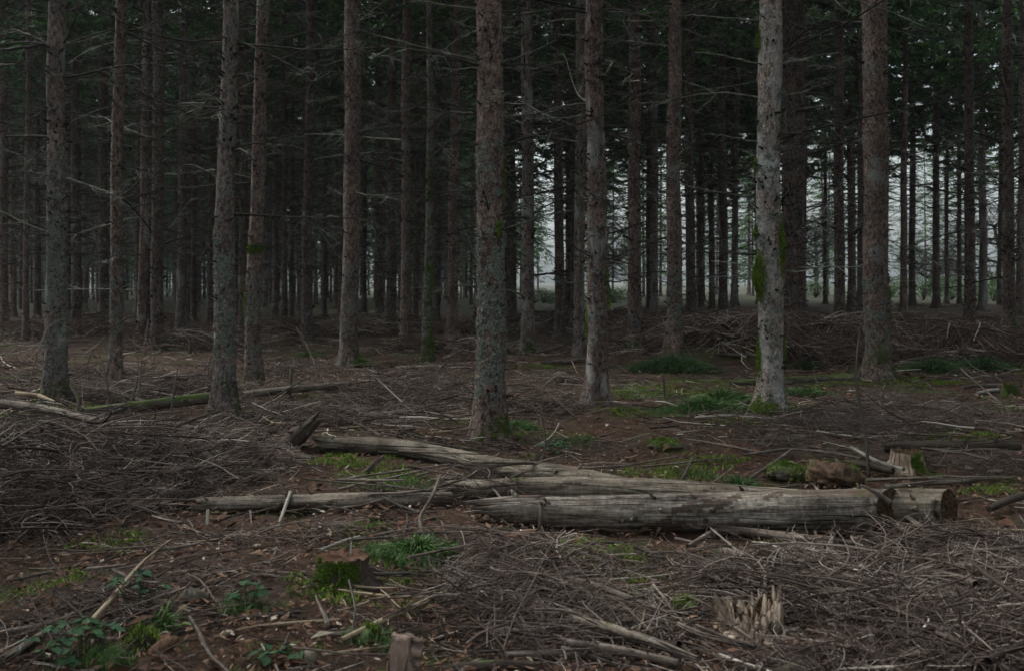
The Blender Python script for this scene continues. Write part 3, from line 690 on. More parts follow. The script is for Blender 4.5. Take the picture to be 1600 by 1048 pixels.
gnarled_tree(955, 72, 8, 8, 'bare crooked tree in the foggy gap beside the brush pile')
gnarled_tree(1275, 80, 9, 9, 'bare crooked tree in fog right of the dark pair of spruces')
def bush(px, Y, wd, ht, seed, lab):
    x = (px-800)/F*Y; z = gz(x, Y); r_ = np.random.default_rng(seed); n = 3600
    b = r_.normal(0, 1, (7, 3))*np.array([wd*.3, wd*.3, ht*.12])+np.array([0, 0, ht*.45]); c = b[r_.integers(0, 7, n)]+unit(r_.normal(0, 1, (n, 3)))*r_.uniform(.2, 1, (n, 1))**.6*np.array([wd*.3, wd*.3, ht*.42])
    c[:, 2] = np.abs(c[:, 2]); u = unit(r_.normal(0, 1, (n, 3))); v = unit(np.cross(u, r_.normal(0, 1, (n, 3)))); s = r_.uniform(.02, .06, n)[:, None]
    V = np.stack([c-u*s, c+v*s*.5, c+u*s, c-v*s*.5], 1).reshape(-1, 3)
    t = empty('bush', (x, Y, z), lab, 'bush', 'bushes in the clearing')
    mk('leaves', V, np.arange(n*4).reshape(-1, 4), mat=M['grass'], parent=t, tone=np.repeat(r_.uniform(.1, .62, n), 4))
    N = 24; P = curves(np.zeros((N, 3)), r_.normal(0, .5, (N, 3))*[1, 1, 0]+[0, 0, 1], ht*.9, 5, .15); V, Q = tubes(P, taper(np.full(N, .02), 5), 4); mk('stems', V, Q, mat=M['limb'], parent=t, tone=np.full(len(V), .3))
for i, (px, Y, wd, ht, lab) in enumerate([(1443, 58, 3.4, 1.5, 'green bush in fog left of the dark spruce in the bright gap'), (1487, 60, 3.0, 1.6, 'green bush in fog between two thin black stems'),
        (1552, 56, 3.2, 1.7, 'pale green bush by the blackish spruce at right'), (1523, 66, 3.0, 1.4, 'faint green bush behind the grey-barked spruce'), (1392, 68, 3, 1.5, 'faint green bush behind the stout reddish-brown spruce'),
        (1275, 66, 3.2, 1.3, 'grey-green bush in the foggy gap right of the dark pair'), (957, 66, 3.0, 1.2, 'grey-green bush in the foggy gap beside the brush pile'), (850, 66, 2.4, 1.1, 'faint green bush in the narrow foggy gap near centre')]):
    bush(px, Y, wd, ht, 60+i, lab)

# ---------------------------------------------------------------- logs, stumps and sticks
def log(name, pts, radii, matk, label, seed, S=26, cut=None, splinter=None, knots=10, cat='log', sub=0.05, group=None, lump=0.03, knotlen=0.05):
    """pts 3-D axis, radii; cut=(end, nx, ny, nz) slanting sawn face; splinter = end index 0/-1"""
    r_ = np.random.default_rng(seed); pts = np.asarray(pts, float); radii = np.asarray(radii, float)
    seg = np.linalg.norm(np.diff(pts, axis=0), axis=1); s = np.concatenate([[0], np.cumsum(seg)]); n = max(6, int(s[-1]/sub)); u = np.linspace(0, s[-1], n)
    ctr = np.stack([np.interp(u, s, pts[:, i]) for i in range(3)], 1); rad = np.interp(u, s, radii)
    k = np.ones(7)/7
    if n > 16 and len(pts) > 2:
        pad = np.concatenate([ctr[:1]*2-ctr[3:0:-1], ctr, ctr[-1:]*2-ctr[-2:-5:-1]]); ctr = np.stack([np.convolve(pad[:, i], k, 'valid') for i in range(3)], 1)
    V, Q = tubes(ctr[None], rad[None], S); V = V.reshape(n, S, 3)
    th = np.arange(S)/S*2*pi
    a1, a2, a3 = r_.uniform(0, 6, 3)
    gr_ = np.zeros((n, S))
    for _ in range(9 if S >= 26 else 0):
        a0 = r_.uniform(0, 2*pi); wv = a0+.25*np.sin(u*r_.uniform(.8, 2)+r_.uniform(0, 6)); dd_ = np.angle(np.exp(1j*(th[None]-wv[:, None]))); gr_ -= r_.uniform(.03, .09)*np.exp(-(dd_/.10)**2)*(np.sin(u*r_.uniform(1.5, 4)+r_.uniform(0, 6)) > -.1)[:, None]
    pm_ = np.zeros((n, S))
    if S >= 26 and matk in ('log_grey', 'log_tan', 'log_bark'):
        for k1, k2, w_ in ((1, 2.1, 1.0), (2, 4.7, .8), (3, 9.0, .6), (5, 17.0, .4), (7, 31.0, .3)): pm_ += w_*np.sin(k1*th[None]+k2*u[:, None]+r_.uniform(0, 6))*np.cos(k2*.7*u[:, None]+r_.uniform(0, 6))
        pm_ = ((pm_+r_.normal(0, .12, pm_.shape)) > (1.05 if matk != 'log_bark' else .8)).astype(float)
    dr = gr_*(1-pm_)+.045*pm_+lump*(np.sin(u[:, None]*7+2*th+a1)*0.5+np.sin(u[:, None]*15-3*th+a2)*0.35+0.35*np.sin(5*th+a3+u[:, None]*2))+r_.normal(0, 0.010, (n, S))
    rel = V-ctr[:, None]; V = ctr[:, None]+rel*(1+dr[..., None])
    axis = unit(ctr[-1]-ctr[0])
    if splinter is not None:
        for e in ([splinter] if not isinstance(splinter, tuple) else splinter):
            amp = min(1.0, rad[e]/.11); off = (r_.uniform(-0.10, 0.20, S)+0.07*np.sin(2*th+a1))*amp; off = (off+np.roll(off, 1)*0.4)
            dirn = axis if e == -1 else -axis
            V[e] += dirn*off[:, None]; i2 = 1 if e == 0 else -2; V[i2] += dirn*off[:, None]*0.4
            V[e] = V[e]*0.85+ctr[e]*0.15+dirn*0.0
    grain = np.zeros((n, S, 3)); grain[..., 0] = np.cos(th)[None]*rad[:, None]; grain[..., 1] = np.sin(th)[None]*rad[:, None]; grain[..., 2] = u[:, None]+seed*3.1
    t = None
    if cut is not None:
        e, nrm = cut; nrm = unit(np.array(nrm, float)); ax_e = unit(ctr[-1]-ctr[-2]) if e == -1 else unit(ctr[0]-ctr[1])
        d = -((V[e]-ctr[e])@nrm)/(ax_e@nrm); V[e] = V[e]+ax_e*d[:, None]
        e2 = -2 if e == -1 else 1; V[e2] = V[e2]+ax_e*np.minimum(d, 0)[:, None]*1.0-0
        for kk in range(3, 9):
            e3 = -kk if e == -1 else kk-1; lim = ((V[e]-V[e3])@ax_e)-0.01*(kk); V[e3] = V[e3]+ax_e*np.minimum(lim, 0)[:, None]
    A = Acc(); A.add(V.reshape(-1, 3), Q, grain=grain.reshape(-1, 3))
    if pm_.any(): A.qm[0] = (pm_[:-1] > 0).astype(int).ravel()
    # knots: broken branch stubs
    if knots:
        ki = r_.integers(2, n-2, knots); a = r_.uniform(0, 2*pi, knots); q = V[ki, (a/(2*pi)*S).astype(int) % S]; out = unit(q-ctr[ki])
        lean = axis*r_.choice([-1, 1])*r_.uniform(0.2, .9, (knots, 1)); L = r_.uniform(0.4, 1.4, knots)*knotlen
        P = q[:, None]-out[:, None]*0.01+unit(out+lean)[:, None]*(L[:, None, None]*np.linspace(0, 1, 4)[None, :, None])
        kv, kq = tubes(P, (np.minimum(rad[ki]*0.16, 0.012)*r_.uniform(.7, 1.2, knots))[:, None]*np.array([1.8, 1.1, .8, .5]), 7, cap=True)
        A.add(kv, kq, grain=kv*1.0)
    inner_t = []
    for e in (0, -1):      # close the ends
        if cut is not None and e == cut[0]: continue
        ring = V[e]; c = ring.mean(0)-(-axis if e == 0 else axis)*rad[e]*(0.9 if splinter is not None else 0.0)
        vv = np.concatenate([ring, ring*0.55+c*0.45+r_.normal(0, rad[e]*0.08, ring.shape), [c]]); ii = np.arange(S); jj = (ii+1) % S
        qq = np.stack([ii, jj, jj+S, ii+S], 1); tt = np.stack([ii+S, jj+S, np.full(S, 2*S)], 1)
        gg = np.zeros((len(vv), 3)); gg[:S] = grain[e]; gg[S:2*S] = grain[e]*[.55, .55, 1]; gg[2*S] = grain[e][0]*[0, 0, 1]
        A.add(vv, qq, tt, grain=gg+[0, 0, 5])
    loc = ctr.mean(0); loc = np.array([loc[0], loc[1], loc[2]])
    o = A.build(name, [M[matk], M['bark_remnant']] if pm_.any() else M[matk], loc=loc, use_grain=True); tag(o, label, cat, group)
    if cut is not None:
        e = cut[0]; ring = V[e]; c = ring.mean(0); rings = [ring*(1-f)+c*f for f in (0, .1, .35, .6, .85)]; nr = unit(np.array(cut[1], float))
        vv = np.concatenate([*[r*1.0+nr*(0.003+(0.004*r_.normal(0, 1, (S, 1)) if i else 0)) for i, r in enumerate(rings)], [c+nr*.003]]); ii = np.arange(S); jj = (ii+1) % S
        qq = np.concatenate([np.stack([ii+S*m_, jj+S*m_, jj+S*(m_+1), ii+S*(m_+1)], 1) for m_ in range(4)]); tt = np.stack([ii+4*S, jj+4*S, np.full(S, 5*S)], 1)
        gg = np.concatenate([np.full((S, 3), rad[e]*(1-f)) for f in (0, .1, .35, .6, .85)]+[[[0, 0, 0]]])
        cf = mk('cut_face', vv-loc, qq, tt, mat=M['cut'], parent=o, grain=gg, smooth=False)
    return o
def lay(pix, wpx, lift=0.0, ys=None):
    """axis points of something lying on the ground whose underside is at the given pixels; returns pts, radii"""
    out, rad = [], []
    for i, (px, py) in enumerate(pix):
        wv = wpx[i] if hasattr(wpx, '__len__') else wpx
        p = gp(px, py); r = wv/2*p[1]/F; lf = lift[i] if hasattr(lift, '__len__') else lift
        q = wp(px, py-wv/2, p[1]+r*0.3); q[2] += lf; out.append(q); rad.append(r)
    return out, rad
print('logs')
# the long log on top, sawn end at its right
def under(pix, wpx, lift=0.0): return lay(pix, wpx, lift)
p1, r1_ = under([(765, 814), (800, 818), (880, 826), (1000, 832), (1150, 836), (1300, 837), (1392, 837)], [36, 42, 48, 54, 58, 63, 65], [0, .01, .015, .025, .035, .035, .035])
log('fallen_log', p1, r1_, 'log_grey', 'long weathered grey log with dark sawn end, lying in front of the others', 1, cut=(-1, (0.68, -0.62, 0.10)), splinter=0, knots=22, cat='log', S=40, sub=0.03, lump=0.035)
B2 = [np.array([(px-800)/F*Y, Y, 0]) for px, Y in ((700, 6.62), (900, 6.5), (1050, 6.4), (1250, 6.22), (1400, 6.08), (1483, 6.0))]; r2_ = [14*6.6/F, 19*6.5/F, 23*6.4/F, 27*6.2/F, 30*6.1/F, 30*6/F]
for q, r in zip(B2, r2_): q[2] = gz(q[0], q[1])+r*.95+.015
log('fallen_log', B2, r2_, 'log_tan', 'long pale log squeezed behind the grey one, its mossy sawn end showing further right', 2, cut=(-1, (0.66, -0.64, 0.10)), splinter=0, knots=14, S=32, sub=0.04)
p3, r3_ = under([(310, 801), (420, 801), (560, 797), (705, 792)], [22, 25, 26, 22], .01)
log('fallen_log', p3, r3_, 'log_bark', 'thin fallen log with torn pale left tip, ending in the brush', 3, splinter=0, knots=18, sub=0.035, knotlen=.07)
p4, r4_ = under([(500, 708), (555, 709), (620, 712), (700, 727), (770, 746), (830, 757), (900, 765), (980, 775), (1060, 784)], [25, 26, 26, 27, 31, 34, 33, 27, 16], .01)
log('fallen_log', p4, r4_, 'log_tan', 'bent barkless log curving back to the broken dark stub', 4, splinter=0, knots=18, S=28, sub=0.05)
log('broken_stub', [wp(445, 702, 8.5), wp(462, 684, 8.5), wp(490, 660, 8.45)], [15*8.5/F, 16*8.5/F, 9*8.5/F], 'log_dark', 'dark broken trunk stub tilted up at the end of the bent log', 5, splinter=-1, knots=5, cat='stump', sub=0.03)
log('fallen_branch', *lay([(365, 712), (430, 716), (485, 722)], [9, 12, 12]), 'log_bark', 'short pale-brown branch piece under the dark broken stub', 6, splinter=(0, -1), knots=4, cat='branch')
def L_(name, pix, wpx, matk, label, seed, lift=0.0, cat='log', **kw):
    p, r = lay(pix, wpx, lift); return log(name, p, r, matk, label, seed, cat=cat, **kw)
L_('fallen_log', [(130, 664), (200, 655), (325, 640)], [16, 17, 18], 'log_moss', 'mossy log running into the foot of the pale-spotted spruce', 7, knots=8, lift=.07)
L_('fallen_log', [(378, 630), (450, 622), (545, 612)], [11, 12, 10], 'log_bark', 'thin brown log right of the moss-banded spruce', 8, knots=8, lift=.06)
L_('fallen_log', [(375, 640), (430, 638), (480, 636)], [6, 7, 6], 'stick_grey', 'slim pale log lying just below the thin brown log', 9, knots=4)
L_('fallen_log', [(-20, 672), (25, 676), (80, 684), (130, 698), (195, 712)], [14, 15, 13, 12, 9], 'log_bark', 'crooked branch log on top of the brush at the left edge', 10, lift=.22, knots=8)
L_('fallen_log', [(25, 667), (60, 672), (85, 680)], [7, 8, 3], 'stick_tan', 'pale tan torn strip of wood on the crooked branch log', 11, lift=.31, knots=0, splinter=-1, cat='wood strip')
L_('fallen_log', [(1380, 712), (1470, 711), (1592, 711)], [16, 19, 18], 'log_dark', 'dark damp log behind the moss-covered stump at right', 12, knots=8, lift=.03)
L_('fallen_log', [(1140, 602), (1230, 601), (1290, 599), (1335, 596)], [8, 13, 14, 13], 'log_moss', 'mossy pale log lying between the pale grey and the stout spruce', 13, knots=6, lump=.1)
L_('fallen_log', [(1066, 555), (1120, 556), (1180, 557)], [4, 5, 5], 'stick_grey', 'thin straight log on the floor left of the pale grey spruce', 14, knots=3)
L_('fallen_log', [(842, 570), (872, 569), (912, 566)], [6, 8, 9], 'log_bark', 'short lichen-spotted log behind the white-dotted spruce', 15, knots=4, splinter=(0, -1))
L_('fallen_log', [(836, 560), (860, 554), (880, 548)], [4, 5, 5], 'stick_grey', 'short pale stick leaning on the short lichen-spotted log', 16, knots=2, lift=.08)
L_('fallen_log', [(620, 578), (660, 577), (692, 579)], [6, 8, 9], 'log_bark', 'short grey log at the foot of the moss-coated spruce', 17, knots=3)
L_('fallen_log', [(560, 596), (600, 600), (645, 600)], [5, 7, 6], 'stick_pale', 'short whitish log left of the thickest central spruce', 18, knots=3)
L_('fallen_log', [(1505, 607), (1545, 605), (1592, 603)], [5, 6, 5], 'stick_grey', 'thin pale log on bare ground below the bank at right', 19, knots=3)
L_('fallen_log', [(1525, 618), (1545, 614), (1560, 612)], [6, 7, 6], 'stick_pale', 'stubby pale wood piece next to the thin log at right', 20, knots=0)
L_('fallen_branch', [(1545, 815), (1575, 802), (1625, 788)], [10, 12, 13], 'log_dark', 'thick dark branch rising out of the brush at the right edge', 21, knots=3, lift=.06, cat='branch')
L_('fallen_branch', [(1075, 862), (1110, 843), (1130, 836)], [7, 10, 11], 'stick_grey', 'short grey bough slanting down from the branch before the grey log', 22, knots=3, cat='branch', lift=.02)
L_('fallen_branch', [(1122, 840), (1190, 847), (1270, 856), (1340, 860)], [13, 13, 12, 7], 'stick_grey', 'thick grey-purple branch lying along the front of the grey log', 23, knots=9, cat='branch', lift=.03)
L_('fallen_branch', [(1395, 838), (1440, 868), (1500, 900), (1540, 918)], [8, 9, 9, 6], 'stick_grey', 'long branch sloping right from under the sawn end, upper one', 24, knots=4, cat='branch', lift=.07)
L_('fallen_branch', [(1418, 836), (1450, 858), (1472, 872)], [8, 8, 6], 'stick_grey', 'short branch beside the long sloping one under the sawn end', 25, knots=2, cat='branch', lift=.09)
L_('fallen_branch', [(1370, 850), (1385, 866), (1398, 880)], [8, 9, 7], 'stick_grey', 'stubby branch in the shade beneath the sawn end', 26, knots=2, cat='branch', lift=.02)
L_('fallen_branch', [(1220, 892), (1255, 905), (1300, 925)], [9, 11, 8], 'stick_grey', 'short thick branch half buried in brush above the torn stump', 27, knots=3, cat='branch', lift=.07)
L_('fallen_branch', [(1235, 958), (1320, 930), (1400, 920), (1500, 910), (1620, 895)], [6, 9, 9, 8, 6], 'stick_grey', 'long curved branch crossing the brush pile towards the right edge', 28, knots=8, cat='branch', lift=.13)
L_('fallen_branch', [(1225, 956), (1330, 968), (1420, 962), (1480, 972), (1620, 966)], [6, 8, 9, 9, 7], 'stick_grey', 'long wavy branch on the brush pile, lower of two', 29, knots=8, cat='branch', lift=.10)
L_('fallen_branch', [(1478, 972), (1510, 1012), (1570, 1062)], [8, 8, 7], 'stick_grey', 'forked offshoot dropping from the long wavy branch', 30, knots=3, cat='branch', lift=.10)
L_('fallen_branch', [(888, 928), (930, 940), (980, 958), (1050, 985)], [9, 11, 9, 6], 'stick_grey', 'grey stick pointing left above the bundle of branches', 31, knots=4, cat='branch', lift=.06)
L_('fallen_branch', [(895, 1003), (950, 1020), (1020, 1042), (1090, 1070)], [13, 17, 15, 12], 'log_bark', 'thick pale-tipped branch on the bundle at the bottom', 32, knots=5, cat='branch', lift=.08, splinter=0)
L_('fallen_branch', [(865, 1025), (960, 1040), (1060, 1062)], [11, 13, 12], 'stick_grey', 'second thick branch of the bundle at the bottom', 33, knots=5, cat='branch', lift=.05)
L_('fallen_branch', [(860, 1000), (930, 1000), (990, 1012)], [7, 8, 7], 'stick_dark', 'dark thin branch behind the bundle at the bottom', 34, knots=3, cat='branch', lift=.06)
L_('fallen_branch', [(1060, 1010), (1100, 1030), (1180, 1048)], [9, 10, 8], 'stick_grey', 'branch running right from the bundle below the torn stump', 35, knots=3, cat='branch', lift=.08)
L_('fallen_log', [(1195, 1082), (1240, 1075), (1288, 1058)], [30, 40, 36], 'log_dark', 'dark rotten log end at the bottom below the torn stump', 36, knots=3, splinter=-1)
L_('fallen_log', [(690, 1055), (760, 1052), (830, 1050)], [16, 22, 18], 'log_dark', 'dark reddish rotten branch at the bottom right of the split board', 37, knots=3, splinter=(0, -1))
L_('fallen_log', [(710, 1070), (735, 1052), (750, 1040)], [14, 18, 14], 'log_bark', 'stubby wood chunk at the bottom right of the split board', 38, knots=1, splinter=(0, -1))
L_('fallen_branch', [(533, 1015), (590, 988), (640, 965), (700, 935)], [8, 9, 8, 6], 'stick_tan', 'tan peeled stick with green moss cushion passing behind the split board', 39, knots=2, cat='stick', lift=.03)
L_('fallen_branch', [(608, 940), (680, 940), (760, 940), (850, 935)], [4, 5, 5, 3], 'stick_dark', 'thin dark straight stick above the split board', 40, knots=2, cat='stick', lift=.03)
L_('fallen_branch', [(334, 1005), (390, 990), (450, 984), (530, 978)], [4, 6, 6, 5], 'stick_tan', 'long tan stick with curved left end at lower left', 41, knots=1, cat='stick', lift=.02)
L_('fallen_branch', [(250, 1000), (330, 980), (400, 970), (470, 962)], [3, 6, 7, 6], 'stick_dark', 'dark branch just above the long tan stick', 42, knots=5, cat='branch', lift=.01)
L_('fallen_branch', [(480, 1000), (530, 998), (560, 990), (600, 975)], [8, 8, 6, 5], 'stick_grey', 'grey stick left of the moss cushion stick', 43, knots=3, cat='stick', lift=.01)
L_('fallen_branch', [(117, 1040), (160, 995), (205, 935), (225, 910), (266, 876)], [6, 8, 6, 5, 3], 'stick_tan', 'long pale tan stick rising through the bramble leaves', 44, knots=1, cat='stick', lift=.10)
L_('fallen_branch', [(255, 900), (300, 897), (318, 894)], [4, 5, 4], 'stick_tan', 'short tan stick near the tip of the long pale one', 45, knots=1, cat='stick', lift=.01)
L_('fallen_branch', [(360, 915), (400, 902), (450, 908), (475, 900)], [5, 6, 5, 3], 'stick_grey', 'curved grey stick left of the mossy stump', 46, knots=1, cat='stick', lift=.01)
L_('fallen_branch', [(0, 990), (40, 980), (130, 955), (200, 948)], [9, 8, 7, 4], 'stick_dark', 'dark branch low at the left edge', 47, knots=3, cat='branch', lift=.01)
L_('fallen_branch', [(0, 1052), (40, 1030), (88, 988)], [14, 16, 5], 'log_bark', 'tapering grey branch in the lower left corner', 48, knots=2, cat='branch', lift=.03)
L_('fallen_branch', [(50, 950), (80, 942), (108, 935)], [4, 5, 4], 'stick_grey', 'short grey stick on needles at the left', 49, knots=1, cat='stick', lift=.0)
L_('fallen_branch', [(545, 850), (600, 840), (650, 822), (680, 812)], [5, 6, 6, 4], 'stick_grey', 'grey stick lying behind the mossy stump', 50, knots=3, cat='stick', lift=.01)
L_('fallen_branch', [(500, 868), (540, 852), (562, 845)], [5, 6, 4], 'stick_pale', 'pale forked stick just left of the stick behind the mossy stump', 51, knots=2, cat='stick', lift=.02)
L_('fallen_branch', [(1165, 765), (1200, 742), (1238, 716)], [5, 6, 7], 'stick_grey', 'straight pale stick slanting up left of the mossy mound', 52, knots=1, cat='stick', lift=.05)
L_('fallen_branch', [(1070, 690), (1130, 700), (1200, 714)], [3, 4, 4], 'stick_grey', 'thin pale stick on bare ground above the slanting one', 53, knots=1, cat='stick', lift=.02)
L_('fallen_branch', [(1160, 722), (1230, 712), (1300, 718), (1345, 727)], [4, 5, 5, 3], 'stick_grey', 'curved pale stick above the mossy mound', 54, knots=2, cat='stick', lift=.05)
L_('fallen_branch', [(1330, 712), (1370, 735), (1412, 748)], [5, 6, 6], 'stick_pale', 'pale stick in front of the moss-covered stump', 55, knots=1, cat='stick', lift=.06)
L_('fallen_branch', [(1440, 720), (1500, 728), (1545, 740)], [3, 4, 4], 'stick_grey', 'thin stick leaning across right of the moss-covered stump', 56, knots=1, cat='stick', lift=.10)
L_('fallen_branch', [(1180, 772), (1330, 757), (1430, 755), (1590, 752)], [4, 5, 7, 5], 'log_bark', 'brown branch lying behind the grey log at right', 57, knots=3, cat='branch', lift=.02)
L_('fallen_branch', [(1380, 768), (1460, 762), (1530, 756)], [7, 9, 8], 'log_bark', 'reddish-brown stick log between sawn ends and moss-covered stump', 58, knots=2, cat='branch', lift=.02)
L_('fallen_branch', [(1395, 745), (1360, 738), (1320, 728)], [12, 14, 7], 'log_dark', 'dark bark slab beside the crumbled rotten wood', 59, knots=0, cat='bark', lift=.02)

def stick3(pts, rads, matk, label, seed, name='leaning_stick', cat='stick', knots=3, group=None, twigs=0):
    o = log(name, pts, rads, matk, label, seed, S=8, knots=knots, cat=cat, sub=0.04, lump=0.05, knotlen=.03, group=group)
    return o
def lean(b, t, dY, w0, w1, matk, label, seed, mid=None, **kw):
    """stick standing with its foot on the ground at pixel b and its tip at pixel t, dY metres deeper"""
    p = gp(*b); p[2] -= 0.02; q = wp(t[0], t[1], p[1]+dY); pts = [p]
    if mid: pts += [wp(m_[0], m_[1], p[1]+dY*(i+1)/(len(mid)+1)) for i, m_ in enumerate(mid)]
    pts.append(q); rr = np.linspace(w0/2*p[1]/F, w1/2*q[1]/F, len(pts)); return stick3(pts, rr, matk, label, seed, **kw)
lean((432, 824), (454, 768), .35, 5, 6, 'stick_pale', 'white stick leaning on the thin fallen log', 80)
lean((323, 824), (325, 796), .1, 5, 5, 'stick_pale', 'short whitish stick upright against the torn log tip', 81)
lean((446, 772), (434, 738), .1, 3, 3, 'stick_pale', 'pale split splinter sticking up behind the thin fallen log', 82)
lean((1358, 742), (1344, 512), .6, 6, 3, 'stick_dark', 'dark dead sapling standing in front of the stout spruce', 83, mid=[(1352, 670), (1338, 610), (1338, 560)], knots=10)
lean((42, 655), (106, 498), .8, 3, 1.2, 'stick_grey', 'long pale grey bent stem in front of the lichen-crusted spruce', 84, mid=[(48, 590), (62, 540), (78, 503)])
lean((220, 640), (205, 505), .3, 2.6, 1.2, 'stick_grey', 'thin pale grey stem standing left of the pale-spotted spruce', 85, mid=[(218, 580)])
lean((215, 640), (232, 498), .6, 2.4, 1.0, 'stick_grey', 'thin pale grey stem crossing the other, leaning right', 86, mid=[(222, 560)])
lean((135, 625), (70, 590), .4, 6, 4, 'stick_dark', 'dark crooked branch stub beside the lichen-crusted spruce', 87)
lean((120, 650), (110, 600), .2, 8, 5, 'log_moss', 'mossy dark snag standing at the left', 88, mid=[(124, 625)])
lean((200, 648), (215, 590), .2, 8, 3, 'log_moss', 'mossy snag rising from the mossy log', 89)
lean((265, 655), (280, 560), .6, 4, 1.5, 'stick_dark', 'dark dead stem sloping up left of the pale-spotted spruce', 90)
lean((320, 620), (328, 555), .3, 4, 2, 'stick_grey', 'grey stem standing against the pale-spotted spruce', 91)
lean((452, 620), (455, 575), .1, 5, 5, 'stick_grey', 'grey stub standing right of the moss-banded spruce', 92)
lean((400, 640), (480, 590), .5, 4, 2, 'stick_dark', 'dark curved stick behind the slim pale log', 93, mid=[(440, 612)])
lean((500, 610), (462, 510), .5, 4, 2, 'stick_grey', 'thin grey dead stem between the dark mossy and the knobbly spruce', 94, mid=[(490, 560)])
lean((560, 740), (600, 712), .1, 6, 6, 'stick_grey', 'pale short stick under the bent log, upper of two', 95)
lean((548, 1000), (545, 905), .25, 6, 3, 'stick_grey', 'thin crooked stem standing in front of the mossy stump', 96, mid=[(556, 950)])
lean((545, 915), (549, 845), .1, 4, 2.5, 'stick_pale', 'slender pale stem rising past the mossy stump', 97)
lean((660, 1048), (598, 810), 2.4, 7, 3, 'stick_grey', 'x', 98) if False else None
lean((665, 850), (688, 742), .4, 7, 4, 'stick_grey', 'stick arching down from the heap of twigs by the logs', 99, mid=[(655, 808), (675, 775)])
lean((842, 828), (846, 788), .03, 7, 6, 'stick_grey', 'short upright stick against the grey log', 100)
lean((792, 740), (858, 690), .5, 4, 1.5, 'stick_dark', 'dark thin crooked twig standing by the bent log', 101, mid=[(825, 735)])
lean((1062, 752), (1082, 716), .2, 6, 4, 'stick_grey', 'stub stick standing on needles behind the long logs', 102)
lean((1040, 625), (1036, 590), .1, 4, 3, 'stick_dark', 'dark peg in the grass right of the white-dotted spruce', 103)
lean((1250, 935), (1110, 824), 1.0, 5, 3, 'stick_pale', 'pale thin stick falling right before the grey log', 104)
lean((1195, 925), (1211, 870), .2, 6, 5, 'stick_pale', 'pale stub upright behind the torn stump', 105)
lean((1030, 700), (700, 585), 2.2, 3, 2, 'stick_dark', 'x', 106) if False else None
lean((655, 650), (588, 590), .4, 3, 2, 'stick_pale', 'pale thin stick slanting left of the thickest spruce', 107)
lean((768, 650), (730, 600), .3, 3, 2, 'stick_grey', 'thin stick leaning on the thickest central spruce', 108)
lean((768, 702), (771, 640), .3, 3, 2, 'stick_dark', 'x', 109) if False else None
lean((1590, 650), (1500, 575), .9, 3, 2, 'stick_grey', 'thin stick sloping before the bank at right', 110)
lean((1440, 560), (1446, 500), .3, 3, 2, 'stick_dark', 'dark twig upright on the bank', 111)
lean((1080, 555), (1040, 480), .9, 3, 1.5, 'stick_grey', 'thin pale twig sticking out of the brown brush pile', 112)
# branch arching over the logs
stick3([wp(600, 796, 6.4), wp(700, 766, 6.5), wp(760, 728, 6.95), wp(830, 721, 7.05), wp(900, 732, 7.1), wp(970, 728, 7.2), wp(1060, 712, 7.4)], [.014, .018, .014, .013, .011, .009, .006], 'stick_grey', 'long curved branch lying over the logs near the centre', 120, name='fallen_branch', cat='branch', knots=9)
stick3([wp(845, 645, 7.3), wp(858, 700, 7.2), wp(835, 740, 7.1), wp(815, 758, 6.9)], [.003, .005, .007, .007], 'stick_dark', 'black bent twig hooked over the bent log', 121, knots=3)
# broken branches standing on the grey log
for i, (a_, b_, w_, l_) in enumerate([((1390, 779), (1345, 757), .016, 'weathered broken stub pointing left on top of the grey log'), ((1300, 808), (1275, 790), .008, None)]):
    if l_: stick3([wp(a_[0], a_[1]+4, 5.86), wp((a_[0]+b_[0])/2, (a_[1]+b_[1])/2, 5.84), wp(b_[0], b_[1], 5.84)], [w_, w_*.8, w_*.4], 'stick_grey', l_, 130+i, name='branch_stub')

